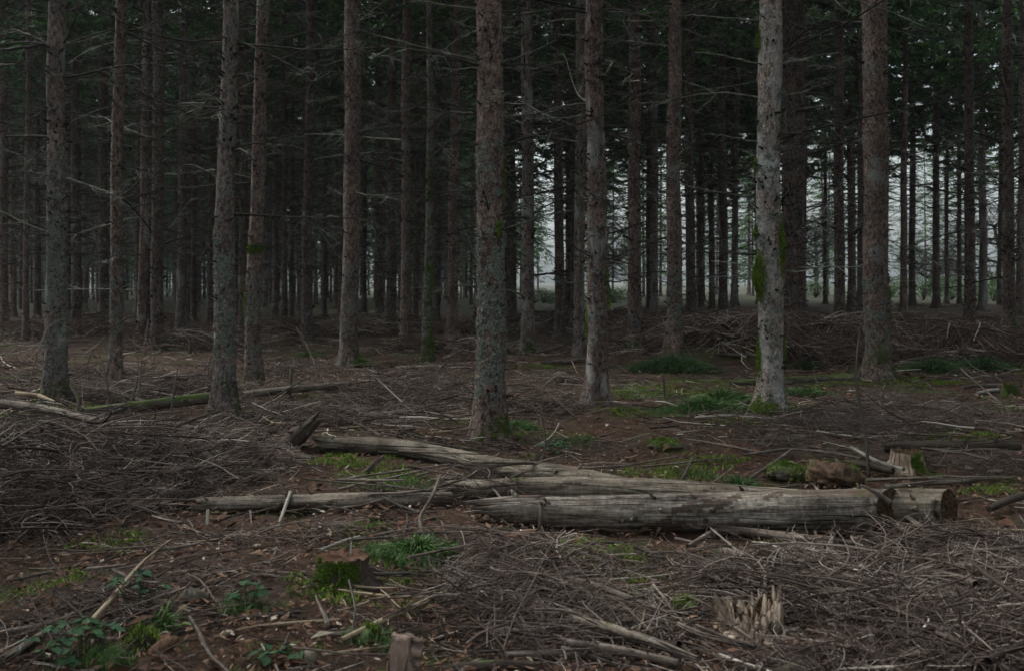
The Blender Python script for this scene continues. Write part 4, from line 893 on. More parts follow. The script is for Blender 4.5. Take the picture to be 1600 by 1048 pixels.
# stumps
def stump(px, py, wpx, hpx, matk, label, seed, lobes=5, ragged=0.02, top='cut', S=40, rough=.05):
    r_ = np.random.default_rng(seed); p = gp(px, py); k = p[1]/F; r = wpx/2*k; h = hpx*k; p = p+np.array([0, r, 0])
    th = np.arange(S)/S*2*pi; K = 12; zs = np.linspace(-0.06, h, K); ph = r_.uniform(0, 6)
    prof = 1+0.55*np.exp(-np.maximum(zs, 0)/(h*.35)); R = r*prof[:, None]/1.25*(1+0.09*np.cos(lobes*th+ph)[None]*np.exp(-np.maximum(zs, 0)/h)[:, None]+r_.normal(0, rough*.35, (K, S))+rough*np.sin(3*th+ph+zs[:, None]*9))
    V = np.stack([R*np.cos(th), R*np.sin(th), np.repeat(zs[:, None], S, 1)], -1)
    rag = r_.uniform(-1, 1, S)*ragged*1.0+ragged*np.sin(2*th+ph); V[-1, :, 2] += rag; V[-2, :, 2] += rag*.5
    idx = np.arange(K*S).reshape(K, S); nx = np.roll(idx, -1, 1); Q = np.stack([idx[:-1], nx[:-1], nx[1:], idx[1:]], -1).reshape(-1, 4)
    o = empty('tree_stump', tuple(p), label, 'stump')
    gr = np.zeros((K, S, 3)); gr[..., 0] = r*np.cos(th); gr[..., 1] = r*np.sin(th); gr[..., 2] = zs[:, None]+seed
    Acc().add(V.reshape(-1, 3), Q, grain=gr.reshape(-1, 3)).build('bark', M[matk], o, use_grain=True)
    ring = V[-1]; c = ring.mean(0)+[0, 0, -ragged*.5]; rings = [ring*(1-f)+c*f+np.concatenate([np.zeros((S, 2)), r_.normal(0, ragged*.25*(f > 0), (S, 1))], 1) for f in (0, .12, .4, .7)]
    vv = np.concatenate([*rings, [c]]); ii = np.arange(S); jj = (ii+1) % S
    qq = np.concatenate([np.stack([ii+S*m_, jj+S*m_, jj+S*(m_+1), ii+S*(m_+1)], 1) for m_ in range(3)]); tt = np.stack([ii+3*S, jj+3*S, np.full(S, 4*S)], 1)
    mk('cut_top', vv+[0, 0, .002], qq, tt, mat=M['chip' if top == 'litter' else 'cut'], parent=o, grain=np.concatenate([np.full((S, 3), r*(1-f)) for f in (0, .12, .4, .7)]+[[[0, 0, 0]]]), tone=r_.uniform(.12, .42, len(vv)), smooth=False)
    return o, p, r, h
def tufts(n_, pos, length, width, tonem, name, matk, parent=None, loc=None, spread=.5, seed=0, kind='stuff', bendy=.5):
    """upright tapering blades at given points (n,3)"""
    r_ = np.random.default_rng(seed); n = len(pos); a = r_.uniform(0, 2*pi, n); h = np.stack([np.cos(a), np.sin(a), 0*a], 1)
    up = np.array([0, 0, 1.]); L = r_.uniform(.5, 1.2, n)[:, None]*length; d0 = unit(up+h*r_.uniform(0, spread, (n, 1))); d1 = unit(d0+h*bendy*r_.uniform(.2, 1.4, (n, 1))-up*bendy*.4*r_.uniform(0, 1, (n, 1)))
    s = np.cross(h, up)*width*r_.uniform(.6, 1.2, (n, 1)); m1 = pos+d0*L*.5; tip = m1+d1*L*.5
    V = np.stack([pos-s*.6, pos+s*.6, m1+s*.5, m1-s*.5, tip], 1).reshape(-1, 3); b = np.arange(n)*5
    Q = np.stack([b, b+1, b+2, b+3], 1); T = np.stack([b+3, b+2, b+4], 1)
    tn = np.clip(r_.normal(tonem, .17, n), 0, 1)
    o = mk(name, V, Q, T, mat=M[matk], parent=parent, tone=np.repeat(tn, 5), loc=loc)
    if kind: o['kind'] = kind
    return o
def moss_on(parent, r, h, seed, n=5000, side=(-pi, 0), zr=(0, 1.0), length=.018):
    r_ = np.random.default_rng(seed); a = r_.uniform(side[0], side[1], n); z = h*r_.uniform(zr[0], zr[1], n)
    nz = np.sin(a*3+z*40+seed)+np.sin(a*7-z*25)+r_.normal(0, .5, n); keep = nz > -0.6; a, z = a[keep], z[keep]
    rr = r/1.25*(1+.55*np.exp(-z/(h*.35)))*1.0
    pos = np.stack([rr*np.cos(a), rr*np.sin(a), z-.006], 1); n_ = len(pos); nrm = np.stack([np.cos(a), np.sin(a), 0*a+.4], 1)
    d = unit(nrm+r_.normal(0, .6, (n_, 3))); s = unit(np.cross(d, r_.normal(0, 1, (n_, 3))))*.004; L = r_.uniform(.4, 1.3, (n_, 1))*length
    V = np.stack([pos-s, pos+s, pos+d*L], 1).reshape(-1, 3)
    mk('moss', V, None, np.arange(n_*3).reshape(-1, 3), mat=M['moss'], parent=parent, tone=np.repeat(np.clip(r_.normal(.45, .22, n_), 0, 1), 3))['kind'] = 'stuff'
print('stumps')
o, p_, r_s, h_s = stump(532, 926, 96, 44, 'log_dark', 'low sawn stump draped in green moss at lower centre-left', 1, top='litter', ragged=.012, rough=.13); moss_on(o, r_s, h_s, 1, 9000, (-pi*1.05, -pi*.28), (0, 1.02), .02)
o, p_, r_s, h_s = stump(1425, 742, 56, 34, 'torn', 'pale brown stump with bright moss on its right side', 2, ragged=.01, rough=.08); moss_on(o, r_s, h_s, 2, 6000, (-pi*.5, 0.1), (0, 1.02), .02)
o, p_, r_s, h_s = stump(1185, 1004, 104, 26, 'torn', 'torn pale stump with jagged upright splinters in the brush', 3, ragged=.045, rough=.10)
# jagged splinters of the torn stump
r_ = np.random.default_rng(5); n = 190; a = r_.uniform(0, 2*pi, n); rr = r_s/1.2*np.sqrt(r_.uniform(.2, 1, n)); s = np.stack([rr*np.cos(a), rr*np.sin(a), np.full(n, h_s*.3)], 1)
L = r_.lognormal(-3.6, .5, n)*(1.2+0.7*np.sin(a*2+1))+h_s*.62; P = curves(s, np.stack([np.cos(a)*.3-.12, np.sin(a)*.2, np.ones(n)], 1), L, 4, .07); R = r_.lognormal(-4.45, .5, n)[:, None]*np.array([1, .9, .7, .25]); V, Q = tubes(P, R, 4)
mk('splinters', V, Q, mat=M['torn'], parent=o, grain=np.stack([V[:, 0], V[:, 1], V[:, 2]], 1), smooth=False)['kind'] = 'stuff'
o, p_, r_s, h_s = stump(342+0, 548, 18, 9, 'log_dark', 'small dark stump far back among the brown spruces', 4)
o, p_, r_s, h_s = stump(1585, 620, 26, 20, 'log_moss', 'small mossy stump at the right edge below the bank', 6, rough=.12); moss_on(o, r_s, h_s, 3, 2500, (-pi, 0), (0, 1.05), .02)
# pale round stone-like wood chunk and split board
def chunk(px, py, wpx, hpx, dpx, matk, label, name, cat, seed, rough=.12, moss=0, tilt=0):
    r_ = np.random.default_rng(seed); p = gp(px, py); k = p[1]/F; a, b, c = wpx/2*k, dpx/2*k, hpx*k
    S, K = 28, 18; th = np.arange(S)/S*2*pi; ph_ = np.linspace(0.02, pi-.02, K)
    X = np.sin(ph_)[:, None]*np.cos(th); Yy = np.sin(ph_)[:, None]*np.sin(th); Z = np.cos(ph_)[:, None]+0*th
    nz = sum(np.sin(X*f1+Yy*f2+Z*f3+q)/w_ for f1, f2, f3, q, w_ in [(3, 2, 1, 1, 1), (5, -4, 3, 2, 1.6), (9, 7, -8, 3, 2.5), (17, 13, 15, 4, 4)])*rough*.6+r_.normal(0, rough*.25, X.shape)
    V = np.stack([X*a, Yy*b, Z*c*.5], -1)*(1+nz[..., None]); V[..., 2] += c*.38; V[..., 2] = np.maximum(V[..., 2], -.03)
    idx = np.arange(K*S).reshape(K, S); nx = np.roll(idx, -1, 1); Q = np.stack([idx[:-1], idx[1:], nx[1:], nx[:-1]], -1).reshape(-1, 4); V = V.reshape(-1, 3)
    o = mk(name, V, Q, mat=M[matk], grain=V+seed); o.location = (p[0], p[1]+b, p[2]); o.rotation_euler = (0, 0, tilt); tag(o, label, cat)
    if moss:
        sel = r_.integers(0, len(V), moss); q = V[sel]+r_.normal(0, .012, (moss, 3)); q = q[q[:, 2] > .0]
        if matk != 'moss':
            lobe = np.sin(q[:, 0]*14+seed)+np.sin(q[:, 1]*17)+.4; q = q[lobe > 0]
        tufts(0, q-[0, 0, .008], .026, .004, .45, 'moss', 'moss', parent=o, seed=seed, spread=.9)
    return o
chunk(1305, 765, 84, 38, 60, 'rotten', 'crumbling reddish rotten wood lump behind the grey log', 'rotten_wood', 'rotten wood', 11, .42, 1800)
chunk(1333, 764, 26, 38, 20, 'log_moss', 'upright mossy slab leaning on the crumbling wood lump', 'rotten_wood', 'rotten wood', 12, .18, 900)
chunk(1232, 752, 60, 26, 40, 'log_moss', 'dark mossy mound left of the crumbling wood lump', 'moss_mound', 'moss mound', 13, .2, 5000)
chunk(1040, 704, 56, 15, 40, 'log_moss', 'low yellow-green moss mound on bare needles behind the logs', 'moss_mound', 'moss mound', 14, .2, 4000)
chunk(649, 546, 16, 17, 14, 'plank', 'small pale pinkish stone beside the moss-coated spruce', 'stone', 'stone', 15, .08)
chunk(1075, 962, 40, 20, 40, 'log_moss', 'small yellowish moss hump in the litter left of the torn stump', 'moss_mound', 'moss mound', 16, .15, 2500)
chunk(1440, 826, 74, 52, 34, 'log_moss', 'ragged mossy bark lump hanging between the two sawn ends', 'moss_lump', 'moss', 17, .22, 6000)
chunk(570, 1006, 26, 22, 26, 'log_moss', 'bright green moss cushion on the tan peeled stick', 'moss_cushion', 'moss', 18, .12, 3500)
chunk(482, 1040, 24, 26, 20, 'log_bark', 'small dark wood chip on needles left of the split board', 'wood_chip', 'wood chip', 19, .1)
chunk(300, 945, 52, 26, 18, 'log_bark', 'grey flat piece of bark on the needles at lower left', 'bark_piece', 'bark', 20, .15)
chunk(215, 1022, 46, 34, 34, 'log_dark', 'dark hollow root clump behind the bramble leaves', 'root_clump', 'root', 21, .3, 1200)
# split board
def board():
    p = gp(628, 1075); k = p[1]/F; w0 = 56*k; h = 104*k; d = .035; o = None
    nx, nz = 14, 22; r_ = np.random.default_rng(9); u = np.linspace(0, 1, nx); v = np.linspace(0, 1, nz); U, Vv = np.meshgrid(u, v)
    topz = h*(1-.06*U-.05*(np.sin(U*9)*.5+.5)); X = (U-.5)*w0*(1-.12*Vv)+.004*np.sin(Vv*9); Z = Vv*topz
    notch = ((np.abs(Vv-.72) < .03) & (U > .72)) | ((np.abs(Vv-.93) < .03) & (U > .68)); 
    Yf = -.012*np.cos((U-.5)*3)+r_.normal(0, .0012, U.shape)+notch*.025; Yb = d+0*U
    Fv = np.stack([X, Yf+Vv*.05, Z-.06], -1).reshape(-1, 3); Bv = np.stack([X*.97, Yb+Vv*.05, Z-.06], -1).reshape(-1, 3)
    idx = np.arange(nx*nz).reshape(nz, nx); q = np.stack([idx[:-1, :-1], idx[:-1, 1:], idx[1:, 1:], idx[1:, :-1]], -1).reshape(-1, 4); m_ = nx*nz
    per = np.concatenate([idx[0, :], idx[1:, -1], idx[-1, -2::-1], idx[-2:0:-1, 0]]); pn = np.roll(per, -1); qs = np.stack([pn, per, per+m_, pn+m_], 1)
    V = np.concatenate([Fv, Bv]); Q = np.concatenate([q, q[:, ::-1]+m_, qs])
    o = mk('split_board', V, Q, mat=M['plank'], grain=np.stack([V[:, 0], V[:, 1], V[:, 2]], 1)+3); o.location = p; o.rotation_euler = (0, radians(1.5), radians(-6)); tag(o, 'reddish-brown split board standing upright at the bottom edge', 'board')
board()
# pine cones
def cone(px, py, rz, label, seed, L=.12):
    r_ = np.random.default_rng(seed); p = gp(px, py); n = 150; i = np.arange(n); t = i/n; a = i*2.39996; r = .021*np.sin(pi*np.clip(t*.9+.08, 0, 1))**.7
    x = (t-.5)*L; c = np.stack([x, r*np.cos(a), r*np.sin(a)], 1); out = np.stack([0*a, np.cos(a), np.sin(a)], 1); ax = np.array([1., 0, 0]); s = np.cross(out, ax)*.0075
    tip = c+out*.006+ax*.011; V = np.stack([c-s-out*.003, c+s-out*.003, tip+s*.5, tip-s*.5], 1).reshape(-1, 3)
    o = mk('spruce_cone', V, np.arange(n*4).reshape(-1, 4), mat=M['chip'], tone=np.repeat(r_.uniform(.5, .8, n), 4), smooth=False)
    K = 8; core = np.stack([np.linspace(-.5, .45, K)*L, 0*np.arange(K), 0*np.arange(K)], 1)[None]; v, q = tubes(core, .9*.021*np.sin(pi*np.linspace(.08, .96, K))[None]**.7, 10); mk('core', v, q, mat=M['chip'], parent=o, tone=np.full(len(v), .3))
    o.location = (p[0], p[1], p[2]+.03); o.rotation_euler = (0, radians(-12), rz); tag(o, label, 'cone')
cone(253, 1022, radians(50), 'long brown spruce cone on bare needles at lower left', 1)

# hero-specific limbs of the nearest stems
def limb(hi, pix, Ys, r0_, r1_, tone):
    t, info, p = HINFO[hi]; P = np.array([wp(a[0], a[1], p[1]+dy) for a, dy in zip(pix, Ys)])-p; n = 14; s = np.linspace(0, 1, len(P)); u = np.linspace(0, 1, n)
    Q_ = np.stack([np.interp(u, s, P[:, i]) for i in range(3)], 1); Q_[1:] += np.random.default_rng(int(abs(pix[0][0]))).normal(0, .006, (n-1, 3))
    V, Q = tubes(Q_[None], np.linspace(r0_, r1_, n)[None], 6); mk('branch', V, Q, mat=M['limb'], parent=t, tone=np.full(len(V), tone))
limb(5, [(748, 97), (690, 82), (620, 65), (545, 42)], [0, -.1, -.2, -.3], .014, .004, .7)
limb(5, [(745, 16), (700, 8), (640, 2)], [0, -.1, -.2], .013, .006, .7)
limb(5, [(748, 95), (715, 55), (685, 15)], [-.1, -.3, -.5], .012, .004, .4)
limb(5, [(784, 98), (830, 82), (872, 62)], [0, .1, .2], .011, .004, .6)
limb(5, [(784, 108), (835, 108), (880, 97)], [0, -.1, -.2], .010, .004, .65)
limb(5, [(745, 107), (680, 109)], [0, -.1], .008, .004, .8)
limb(6, [(918, 225), (860, 215), (800, 208)], [0, -.1, -.2], .009, .003, .65)
limb(6, [(918, 180), (870, 187), (830, 180)], [0, -.1, -.1], .009, .003, .7)
limb(6, [(916, 398), (880, 375), (840, 360)], [0, -.2, -.3], .009, .003, .5)
limb(6, [(916, 440), (890, 442), (850, 432)], [0, -.2, -.3], .010, .004, .6)
limb(6, [(945, 440), (975, 440), (990, 435)], [0, -.2, -.3], .010, .006, .5)
limb(6, [(945, 30), (1010, 35), (1070, 22)], [0, -.2, -.3], .011, .004, .7)
limb(6, [(945, 170), (985, 150), (1020, 130)], [0, -.2, -.3], .010, .004, .5)
limb(8, [(1184, 32), (1120, 27), (1065, 24)], [0, -.2, -.3], .010, .004, .75)
limb(8, [(1184, 100), (1130, 87), (1085, 82)], [0, -.2, -.3], .010, .004, .75)
limb(8, [(1184, 222), (1130, 212), (1095, 210)], [0, -.2, -.3], .010, .004, .7)
limb(8, [(1184, 310), (1120, 300), (1070, 290), (1020, 268)], [0, -.2, -.3, -.3], .010, .003, .65)
limb(8, [(1184, 418), (1150, 412), (1110, 408)], [0, -.2, -.3], .011, .005, .8)
limb(8, [(1222, 100), (1260, 92), (1310, 82)], [0, -.2, -.3], .010, .004, .75)
limb(8, [(1222, 152), (1260, 142), (1290, 130)], [0, -.2, -.3], .010, .004, .7)
limb(8, [(1222, 424), (1250, 424), (1300, 415)], [0, -.2, -.3], .011, .004, .8)
limb(8, [(1222, 225), (1240, 212), (1256, 203)], [0, -.1, -.2], .014, .008, .5)
limb(8, [(1222, 315), (1232, 300), (1245, 290)], [0, -.2, -.3], .014, .006, .2)
limb(9, [(1346, 35), (1300, 33), (1260, 25)], [0, -.2, -.3], .011, .004, .7)
limb(9, [(1350, 100), (1330, 85), (1310, 60)], [-.1, -.3, -.4], .012, .004, .2)
limb(2, [(350, 62), (300, 65), (250, 58), (200, 40), (140, 10)], [0, -.2, -.3, -.4, -.5], .013, .004, .3)
limb(2, [(372, 65), (420, 85), (480, 115)], [0, -.2, -.3], .012, .004, .6)
limb(0, [(80, 70), (40, 75), (0, 78), (-40, 80)], [0, -.2, -.3, -.4], .018, .008, .3)
limb(0, [(80, 60), (50, 55), (10, 52)], [0, -.2, -.3], .012, .006, .4)
limb(0, [(80, 168), (40, 190), (0, 198)], [0, -.2, -.3], .012, .005, .5)
limb(0, [(100, 68), (108, 55), (118, 30)], [-.1, -.3, -.4], .012, .006, .3)
# moss lumps on the pale grey stem and moss cushions at stem feet
def stem_moss(hi, items, seed):
    t, info, p = HINFO[hi]; r_ = np.random.default_rng(seed); allp = []; alld = []
    for ang, z, w_, h_, out, n in items:
        zz = z+r_.normal(0, h_*.65, n); q, r = at_z(info, zz); a = ang+r_.normal(0, .6, n)*w_/max(r.mean(), .05); 
        nr = np.stack([np.cos(a), np.sin(a), 0*a], 1); fade = np.exp(-((zz-z)/h_)**2); allp.append(q+nr*(r+out*fade*r_.uniform(0, 1, n))[:, None]); alld.append(nr)
    pos = np.concatenate(allp); nr = np.concatenate(alld); n = len(pos); d = unit(nr+r_.normal(0, .6, (n, 3))-[0, 0, .3]); s = unit(np.cross(d, r_.normal(0, 1, (n, 3))))*.005
    V = np.stack([pos-s, pos+s, pos+d*r_.uniform(.01, .03, (n, 1))], 1).reshape(-1, 3)
    mk('moss', V, None, np.arange(n*3).reshape(-1, 3), mat=M['moss'], parent=t, tone=np.repeat(np.clip(r_.normal(.5, .25, n), 0, 1), 3))['kind'] = 'stuff'
stem_moss(8, [(-.35, 1.75, .06, .18, .035, 4200), (-pi*.88, 1.45, .06, .16, .06, 4200), (pi, 1.9, .04, .05, .03, 700), (-pi*.75, .06, .16, .12, .10, 7000), (pi, 3.9, .04, .08, .03, 900), (pi, 2.6, .03, .05, .03, 500), (pi, .6, .04, .15, .02, 1500), (-.2, .7, .03, .1, .015, 700)], 1)
stem_moss(9, [(-pi*.55, .25, .12, .2, .03, 7000), (-.4, 1.25, .05, .08, .02, 1200), (-.35, .95, .05, .08, .02, 1000)], 2)
stem_moss(0, [(-pi*.8, .08, .12, .10, .07, 5000)], 3)
stem_moss(5, [(-pi*.3, 2.0, .02, .06, .02, 400), (-.1, 2.45, .02, .2, .006, 500), (-pi*.5, .05, .08, .04, .04, 800)], 4)
stem_moss(6, [(0.0, 1.45, .04, .12, .012, 1500), (pi*.98, .95, .03, .15, .01, 900), (0, 1.2, .03, .05, .03, 500), (-.5, .05, .1, .06, .05, 1600)], 5)
stem_moss(10, [(-.6, .3, .06, .35, .02, 4000), (-.6, 1.5, .05, .3, .01, 2000)], 6)
stem_moss(3, [(-pi*.5, 1.9, .12, .05, .01, 1500), (-pi*.9, 1.2, .04, .15, .01, 900)], 7)
stem_moss(4, [(-.3, .12, .08, .15, .03, 1800)], 8)
stem_moss(7, [(-pi*.5, .1, .1, .1, .03, 1500)], 9)

# ---------------------------------------------------------------- ground cover
print('cover')
def ell(px, py, rx, ry, n, r_):
    """points on the ground under a pixel ellipse"""
    c = gp(px, py); k = c[1]/F; e1 = gp(px, py+ry); dy = max(abs(c[1]-e1[1]), .08); a = r_.uniform(0, 2*pi, n); q = np.sqrt(r_.uniform(0, 1, n))*(1+.28*np.sin(3*a+px)+.18*np.sin(7*a+py))
    x = c[0]+np.cos(a)*q*rx*k; y = c[1]+np.sin(a)*q*dy; return np.stack([x, y, g(x, y)], 1)
r_ = np.random.default_rng(21); P = []
for px, py, rx, ry, dn in [(530, 722, 45, 14, 1.2), (600, 745, 60, 16, 1.0), (950, 862, 70, 16, 1.4), (1010, 905, 60, 22, .8), (960, 935, 70, 18, .6), (575, 822, 30, 8, 1), (90, 912, 60, 16, .6), (180, 850, 60, 18, .6),
        (490, 915, 40, 14, 1), (610, 905, 60, 20, .6), (520, 935, 60, 12, .9), (1130, 868, 40, 10, .6), (1120, 600, 80, 8, .8), (1060, 615, 60, 8, .9), (960, 640, 50, 8, .8), (1010, 740, 50, 10, .6), (1180, 660, 60, 8, .8), (1290, 600, 50, 6, .8), (1460, 600, 60, 6, .7), (250, 665, 60, 6, .8), (1230, 850, 40, 8, .5), (1110, 722, 30, 9, .9), (1060, 750, 40, 9, .5), (1150, 720, 25, 7, .8), (1215, 640, 60, 10, .9), (1000, 612, 70, 10, .8), (80, 640, 70, 10, .8), (40, 655, 60, 8, .6),
        (380, 650, 40, 8, .7), (1500, 685, 70, 8, .8), (1385, 595, 60, 6, .8), (1560, 575, 50, 8, .6), (850, 680, 60, 8, .5), (870, 575, 60, 5, .5), (700, 655, 40, 5, .4), (1550, 770, 50, 8, .6), (1080, 740, 60, 10, .5), (940, 870, 90, 22, .6), (440, 1020, 60, 14, .4), (640, 955, 60, 14, .3), (30, 590, 40, 6, .7)]:
    c = gp(px, py); n = int(4200*dn*min(2.2, (rx*c[1]/F)*abs(gp(px, py+ry)[1]-c[1])*9)); P.append(ell(px, py, rx, ry, n, r_))
P = np.concatenate(P); keep = (np.sin(P[:, 0]*23)+np.sin(P[:, 1]*19+1)+np.sin(P[:, 0]*41-P[:, 1]*37)+r_.normal(0, .7, len(P))) > -.5; P = P[keep]; P[:, 2] += .012
o = tufts(0, P, .028, .0045, .5, 'moss_cover', 'moss', seed=3, spread=1.3); tag(o, 'low yellow-green moss patches creeping over the forest floor', 'moss', kind='stuff')
P = []
for px, py, rx, ry, n in [(640, 870, 70, 22, 2600), (600, 758, 70, 14, 1500), (810, 668, 30, 8, 900), (885, 692, 50, 8, 1300), (1090, 640, 85, 14, 3600), (1010, 620, 50, 8, 1300), (960, 600, 40, 6, 700), (1260, 612, 50, 7, 1000), (1150, 755, 30, 6, 400), (1090, 745, 30, 6, 300),
        (560, 568, 22, 6, 700), (480, 556, 24, 5, 500), (1480, 500, 90, 5, 2600), (1330, 480, 60, 5, 700), (150, 560, 80, 8, 900), (60, 520, 60, 6, 700), (250, 500, 80, 5, 800), (1430, 612, 60, 6, 600), (1570, 640, 40, 8, 500), (160, 1040, 50, 16, 800), (260, 990, 8, 6, 60), (380, 955, 40, 10, 200), (590, 1010, 50, 12, 300), (60, 690, 40, 8, 300), (1450, 540, 80, 10, 400)]:
    P.append(ell(px, py, rx, ry, n, r_))
P = np.concatenate(P)
o = tufts(0, P, .07, .003, .5, 'short_grass', 'grass', seed=4, spread=.7, bendy=.9); tag(o, 'short dark green grass growing in thin patches', 'grass', kind='stuff')
def grass_tuft(px, py, rx, n, L, label, seed, tone=.25):
    r_ = np.random.default_rng(seed); c = gp(px, py); k = c[1]/F; R_ = rx*k; a = r_.uniform(0, 2*pi, n); q = np.abs(r_.normal(0, .55, n)); x = np.cos(a)*q*R_; y = np.sin(a)*q*R_*.6
    pos = np.stack([x, y, g(c[0]+x, c[1]+y)-c[2]], 1); h = np.stack([x, y, 0*x], 1)/R_; up = np.array([0, 0, 1.]); Lr = r_.uniform(.5, 1.2, (n, 1))*L; d0 = unit(up+h*.8+r_.normal(0, .3, (n, 3))*[1, 1, 0]); d1 = unit(d0+h*1.6+r_.normal(0, .3, (n, 3))-up*.7); s = unit(np.cross(d0, r_.normal(0, 1, (n, 3))))*.0035
    m1 = pos+d0*Lr*.5; m2 = m1+d1*Lr*.35; tip = m2+unit(d1-up*.6)*Lr*.2; V = np.stack([pos-s, pos+s, m1+s, m1-s, m2+s*.7, m2-s*.7, tip], 1).reshape(-1, 3); b = np.arange(n)*7
    Q = np.concatenate([np.stack([b, b+1, b+2, b+3], 1), np.stack([b+3, b+2, b+4, b+5], 1)]); T = np.stack([b+5, b+4, b+6], 1)
    o = mk('grass_tuft', V, Q, T, mat=M['grass'], tone=np.repeat(np.clip(r_.normal(tone, .15, n), 0, 1), 7)); o.location = c; tag(o, label, 'grass', 'grass tufts')
for i, (px, py, rx, n, L, lab, tn) in enumerate([(1052, 583, 46, 3400, .34, 'big dark green grass mound beside the slim spruce with lichen base', .2), (1020, 585, 26, 1500, .26, 'low left part of the dark grass by the big mound', .2), (1100, 642, 60, 3000, .16, 'wide green grass cushion left of the pale grey spruce', .45), (1130, 630, 34, 1500, .2, 'green tuft right next to the wide grass cushion', .4),
        (1455, 580, 34, 1500, .24, 'dark grass tuft below the bank, left of two', .25), (1540, 580, 36, 1700, .27, 'dark grass tuft below the bank, right of two', .25), (1260, 575, 20, 500, .16, 'small dark tuft near the mossy pale log', .25), (567, 572, 14, 600, .18, 'bright tuft at the foot of the knobbly brown spruce', .6), (485, 558, 18, 500, .14, 'green tuft in front of the dark mossy spruce', .5),
        (1157, 765, 16, 260, .12, 'spiky dark tuft by the slanting pale stick', .25), (810, 672, 22, 700, .12, 'green tuft right of the thickest spruce foot', .45), (258, 985, 7, 70, .12, 'tiny fern-like tuft left of the long tan stick', .55), (655, 868, 40, 900, .11, 'thin grass tuft right of the mossy stump', .45), (1262, 618, 30, 700, .13, 'green tuft right of the pale grey spruce foot', .35)]):
    grass_tuft(px, py, rx, n, L, lab, 50+i, tn)

# litter: chips and needles clumps
def chips():
    r_ = np.random.default_rng(31); n = 60000; Y = 3.0+17*r_.random(n)**1.6; x = (r_.random(n)-.5)*2*(0.56*Y+.4); z = g(x, Y)
    L = r_.lognormal(-4.35, .5, n)[:, None]*(1+.04*Y[:, None]); wd = L*r_.uniform(.12, .45, (n, 1)); a = r_.uniform(0, 2*pi, n); d = unit(np.stack([np.cos(a), np.sin(a), r_.normal(0, .25, n)], 1)); s = unit(np.cross(d, np.stack([r_.normal(0, .4, n), r_.normal(0, .4, n), np.ones(n)], 1)))
    c = np.stack([x, Y, z+.008+np.abs(r_.normal(0, .008, n))+.012], 1); up = np.array([0, 0, 1.])*L*r_.normal(.1, .2, (n, 1))
    V = np.stack([c-d*L, c+s*wd+up, c+d*L*.9, c-s*wd+up*.5], 1).reshape(-1, 3)
    tn = np.clip(r_.normal(.45, .2, n), 0, 1); tn[r_.random(n) < .025] = 1.0
    o = mk('leaf_litter', V, np.arange(n*4).reshape(-1, 4), mat=M['chip'], tone=np.repeat(tn, 4), smooth=False); tag(o, 'reddish chips of bark, needles and wood strewn over the ground', 'litter', kind='stuff')
chips()
KEEP = []      # (x, y, radius) circles along the logs and stumps that loose brush leaves clear
def keepout(pix, rad):
    pts = [gp(*q) for q in pix]
    for a, b in zip(pts[:-1], pts[1:]):
        for f in np.linspace(0, 1, max(2, int(np.linalg.norm(b-a)/.08))): KEEP.append((*(a*(1-f)+b*f)[:2], rad))
keepout([(765, 832), (1000, 838), (1392, 842)], .17); keepout([(765, 815), (1392, 815)], .17); keepout([(1392, 838), (1500, 838)], .15); keepout([(310, 802), (700, 795)], .13); keepout([(310, 815), (700, 806)], .10)
keepout([(1060, 785), (900, 765), (830, 757), (700, 725), (500, 712)], .16); keepout([(480, 935), (590, 935)], .2); keepout([(1130, 1010), (1240, 1010)], .17); keepout([(445, 705), (500, 705)], .15); keepout([(600, 1060), (660, 1060)], .14)
keepout([(130, 668), (325, 645)], .16); keepout([(378, 634), (545, 616)], .13); keepout([(1390, 716), (1590, 716)], .12); keepout([(1390, 745), (1450, 745)], .14); keepout([(1270, 765), (1345, 765)], .14)
BARE = []
for px, py, rx in [(330, 870, 90), (130, 900, 110), (430, 1015, 100), (300, 1010, 60), (520, 990, 60), (480, 865, 60), (600, 835, 50), (70, 960, 70), (960, 925, 80), (950, 862, 80), (1060, 870, 50), (640, 880, 60), (530, 725, 45), (600, 750, 50), (1100, 700, 110), (1180, 740, 70), (950, 680, 90), (860, 665, 60), (1030, 720, 60), (1250, 720, 50), (420, 830, 60), (560, 850, 40), (700, 860, 40)]:
    c_ = gp(px, py); BARE.append((c_[0], c_[1], rx*c_[1]/F))
BA = np.array(BARE)
KA = np.array(KEEP)
def bare(P, frac):
    c = P[:, P.shape[1]//2, :2]; d = (((c[:, None]-BA[None, :, :2])**2).sum(-1)/BA[None, :, 2]**2).min(1)
    return (d > rng.uniform(.5, 1.3, len(P))) | (rng.random(len(P)) > frac)
def clear_of(P, frac=.92):
    """which paths stay out of the kept-clear spots"""
    q = P[:, ::2, :2]; hit = np.zeros(len(P), bool)
    for j in range(q.shape[1]):
        for i in range(0, len(P), 4000):
            d = ((q[i:i+4000, j, None, :]-KA[None, :, :2])**2).sum(-1) < KA[None, :, 2]**2; hit[i:i+4000] |= d.any(1)
    return ~hit | (rng.random(len(P)) > frac)
def squash(P, hm):
    gg = g(P[..., 0], P[..., 1]); z = P[..., 2]-gg; P[..., 2] = gg+hm[:, None]*np.tanh(z/hm[:, None]); return P
